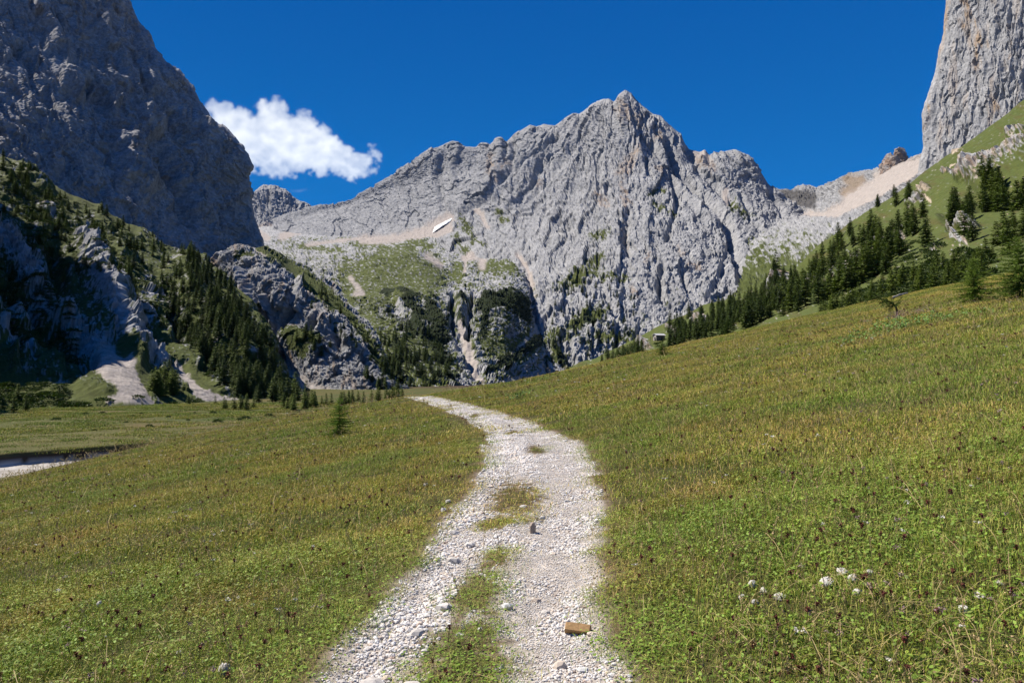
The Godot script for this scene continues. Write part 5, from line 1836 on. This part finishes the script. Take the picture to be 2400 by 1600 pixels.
func stalk_mesh(seed_: int, kind: int) -> ArrayMesh:
	# 0: straw stalk with a thin ear; 1: brown seed head; 2: white flower; 3: bent straw; 4: pale purple flower
	var r := RandomNumberGenerator.new()
	r.seed = seed_
	var v := PackedVector3Array()
	var c := PackedColorArray()
	var straw := Color(0.36, 0.29, 0.14)
	var h := [0.26, 0.13, 0.11, 0.30, 0.12][kind] as float
	var bend := Vector3(r.randf_range(-1, 1), 0, r.randf_range(-1, 1)) * h * ([0.25, 0.1, 0.1, 0.9, 0.1][kind] as float)
	var stem: Color = [straw, Color(0.09, 0.06, 0.03), Color(0.09, 0.12, 0.03), straw, Color(0.08, 0.07, 0.04)][kind]
	var w := 0.0014
	var last := Vector3.ZERO
	for k in 4:
		var t := (k + 1) / 4.0
		var p := Vector3(0, h * t * (1.0 - (0.45 * t if kind == 3 else 0.0)), 0) + bend * t * t
		for s in [Vector3(w, 0, 0), Vector3(0, 0, w)]:
			v.append_array([last - s, last + s, p - s, last + s, p + s, p - s])
			for i in 6: c.append(stem)
		last = p
	var bits := [14, 46, 22, 8, 26][kind] as int
	for k in bits:
		var q := last
		var s := 0.004
		var t := straw
		if kind == 0 or kind == 3:
			q += Vector3(r.randfn() * 0.003, -r.randf() * 0.05, r.randfn() * 0.003)
			t = Color(0.36, 0.26, 0.14)
		elif kind == 1:
			q += Vector3(r.randfn() * 0.0045, -r.randf() * 0.024, r.randfn() * 0.0045)
			t = Color(0.105, 0.036, 0.026)
			s = 0.005
		elif kind == 2:
			q += Vector3(r.randfn() * 0.008, r.randfn() * 0.003, r.randfn() * 0.008)
			t = Color(0.48, 0.46, 0.42)
			s = 0.0045
		else:
			q += Vector3(r.randfn() * 0.008, r.randfn() * 0.006, r.randfn() * 0.008)
			t = Color(0.24, 0.16, 0.19)
			s = 0.0045
		t = t * r.randf_range(0.65, 1.35)
		v.append_array([q + Vector3(r.randfn(), r.randfn(), r.randfn()) * s, q + Vector3(r.randfn(), r.randfn(), r.randfn()) * s, q + Vector3(r.randfn(), r.randfn(), r.randfn()) * s])
		c.append_array([t, t, t])
	return mesh_of(v, c, PackedInt32Array())


func turf_tint(x: float, d: float) -> Color:
	# patches of fresh green, straw, dark green and reddish-brown turf
	var a := fbm.get_noise_2d(x / 7.0, d / 9.0)
	var b := fbm.get_noise_2d(x / 2.2 + 60.0, d / 2.6)
	var e := fbm.get_noise_2d(x / 1.1 + 300.0, d / 1.4)
	var dry := a * 1.7 + b * 0.8 - 0.02 + clampf((d - 9.0) / 40.0, 0.0, 0.25)
	var k := Color(0.98, 1.16, 0.86).lerp(Color(1.52, 1.36, 1.18), clampf(dry + 0.35, 0.0, 1.0))
	k = k.lerp(Color(1.22, 0.92, 0.95), clampf(b * 1.9 - 0.3, 0.0, 0.65))
	return k.lerp(Color(0.62, 0.82, 0.62), clampf(e * 2.0 - 0.45, 0.0, 0.7))


func in_view(x: float, d: float, margin := 1.5) -> bool:
	return absf(x) < 0.74 * d + margin


func build_grass() -> void:
	var r := RandomNumberGenerator.new()
	r.seed = 17
	# near, middle and far turf; blades stand thicker and wider spaced with distance
	for zone in [[2.6, 8.5, 0.30, 27.0, 300, 0.02, 0.08, 0.0015, 30, 6], [8.0, 20.0, 0.55, 8.5, 280, 0.03, 0.085, 0.0026, 16, 6], [19.0, 80.0, 1.1, 2.6, 300, 0.04, 0.115, 0.005, 6, 6]]:
		var variants: int = zone[9]
		var places := []
		var tints := []
		for k in variants:
			places.append([])
			tints.append([])
		var d0: float = zone[0]
		var d1: float = zone[1]
		var cell := 1.0 / sqrt(zone[3])
		var rows := int((d1 - d0) / cell)
		var columns := 2 * int((0.74 * d1 + 2.0) / cell)
		for i in rows * columns:
			var d := d0 + cell * (i / columns + r.randf())
			var x := cell * (i % columns - columns / 2 + r.randf())
			if absf(x) > 0.74 * d + 2.0:
				continue
			var on := on_path(x, d)
			if on > (-0.07 if d < 9.0 else -0.12):
				continue
			if hill(x, d) < PLAIN - 0.5 or x < -47.0:
				continue
			var short := 1.0
			var off := absf(x - path_centre(d))
			if off < path_half(d) + 0.1: short = 0.5
			elif off < path_half(d) + 0.5: short = 0.6
			short *= 0.75 + 0.5 * (fbm.get_noise_2d(x / 1.6, d / 1.6) + 0.4)
			var spot := fbm.get_noise_2d(x / 1.3 + 200.0, d / 1.6) + 0.7 * fbm.get_noise_2d(x / 5.0, d / 6.0 + 90.0)
			var k: int = r.randi() % variants if r.randf() < 0.35 else ([4, 1, 0, 5, 2, 3][clampi(int((spot + 0.55) * 5.5), 0, 5)])
			var slope := Vector3(hill(x - 0.5, d) - hill(x + 0.5, d), 1.0, 0.0).normalized()
			var b := Basis(Vector3(slope.y, -slope.x, 0), slope, Vector3(0, 0, 1)) * Basis(Vector3.UP, r.randf() * TAU)
			places[k].append(Transform3D(b.scaled_local(Vector3(1, short, 1)), Vector3(x, meadow(x, d) + 0.008, -d)))
			tints[k].append(turf_tint(x, d))
		for k in variants:
			var o := scatter("meadow_grass", grass_patch(800 + k + int(d0) * 10, zone[2], zone[4], zone[5], zone[6], zone[7], zone[8] * (3 if k == 4 else 1), k), mats.leaf, places[k], tints[k])
			tag(o, "short green and straw-coloured grass covering the sloping meadow", "grass")
	# stalks and flowers
	for kind in 5:
		var places := []
		var n := [9000, 1500, 300, 3800, 450][kind] as int
		var far := [1.6, 2.0, 2.2, 2.2, 2.2][kind] as float
		while places.size() < n:
			var d := 2.8 + 48.0 * pow(r.randf(), far)
			var x := r.randf_range(-1, 1) * (0.74 * d + 1.0)
			if on_path(x, d) > -0.15 or hill(x, d) < PLAIN or fbm.get_noise_2d(x / 2.0 + kind * 31.0, d / 2.5) < -0.05 and r.randf() < 0.8:
				continue
			var s := r.randf_range(0.55, 1.1) * (1.0 + d / 40.0)
			places.append(Transform3D(Basis.from_euler(Vector3(r.randf_range(-0.25, 0.25), r.randf() * TAU, r.randf_range(-0.25, 0.25))).scaled(Vector3(s * (1.0 + d / 30.0), s, s * (1.0 + d / 30.0))), Vector3(x, meadow(x, d) - 0.005, -d)))
		for k in 3:
			var part := []
			for i in range(k, places.size(), 3):
				part.append(places[i])
			var o := scatter(["straw_stalks", "brown_seed_heads", "white_flowers", "bent_straw", "purple_flowers"][kind], stalk_mesh(900 + kind * 7 + k, kind), mats.leaf, part, [])
			tag(o, ["thin straw-coloured grass stalks standing above the meadow turf", "dark brown seed heads dotted through the meadow grass", "tiny white flowers dotted through the meadow grass", "bent dry straws arching over the meadow grass", "pale purple flower heads dotted through the meadow grass"][kind], ["grass", "flowers", "flowers", "grass", "flowers"][kind])
	# rougher tufts on the valley floor
	for k in 3:
		var places := []
		var tints := []
		while places.size() < 420:
			var d := sqrt(r.randf_range(62.0 * 62.0, 215.0 * 215.0))
			var x := -r.randf_range(0.10, 0.76) * d
			var h := valley(x, d)
			if h < PLAIN - 0.4 or fbm.get_noise_2d(x / 9.0, d / 14.0) < -0.15 and r.randf() < 0.7:
				continue
			var z := r.randf_range(0.7, 1.5) * (1.0 + d / 160.0)
			places.append(Transform3D(Basis(Vector3.UP, r.randf() * TAU).scaled(Vector3(z, z * r.randf_range(0.6, 1.2), z)), Vector3(x, h, -d)))
			tints.append(turf_tint(x / 4.0, d / 4.0) * Color(0.7, 0.8, 0.7))
		tag(scatter("valley_grass", grass_patch(970 + k, 1.6, 220, 0.05, 0.16, 0.014, 10, [0, 2, 3][k]), mats.leaf, places, tints), "thin rough grass on the flat valley floor", "grass")
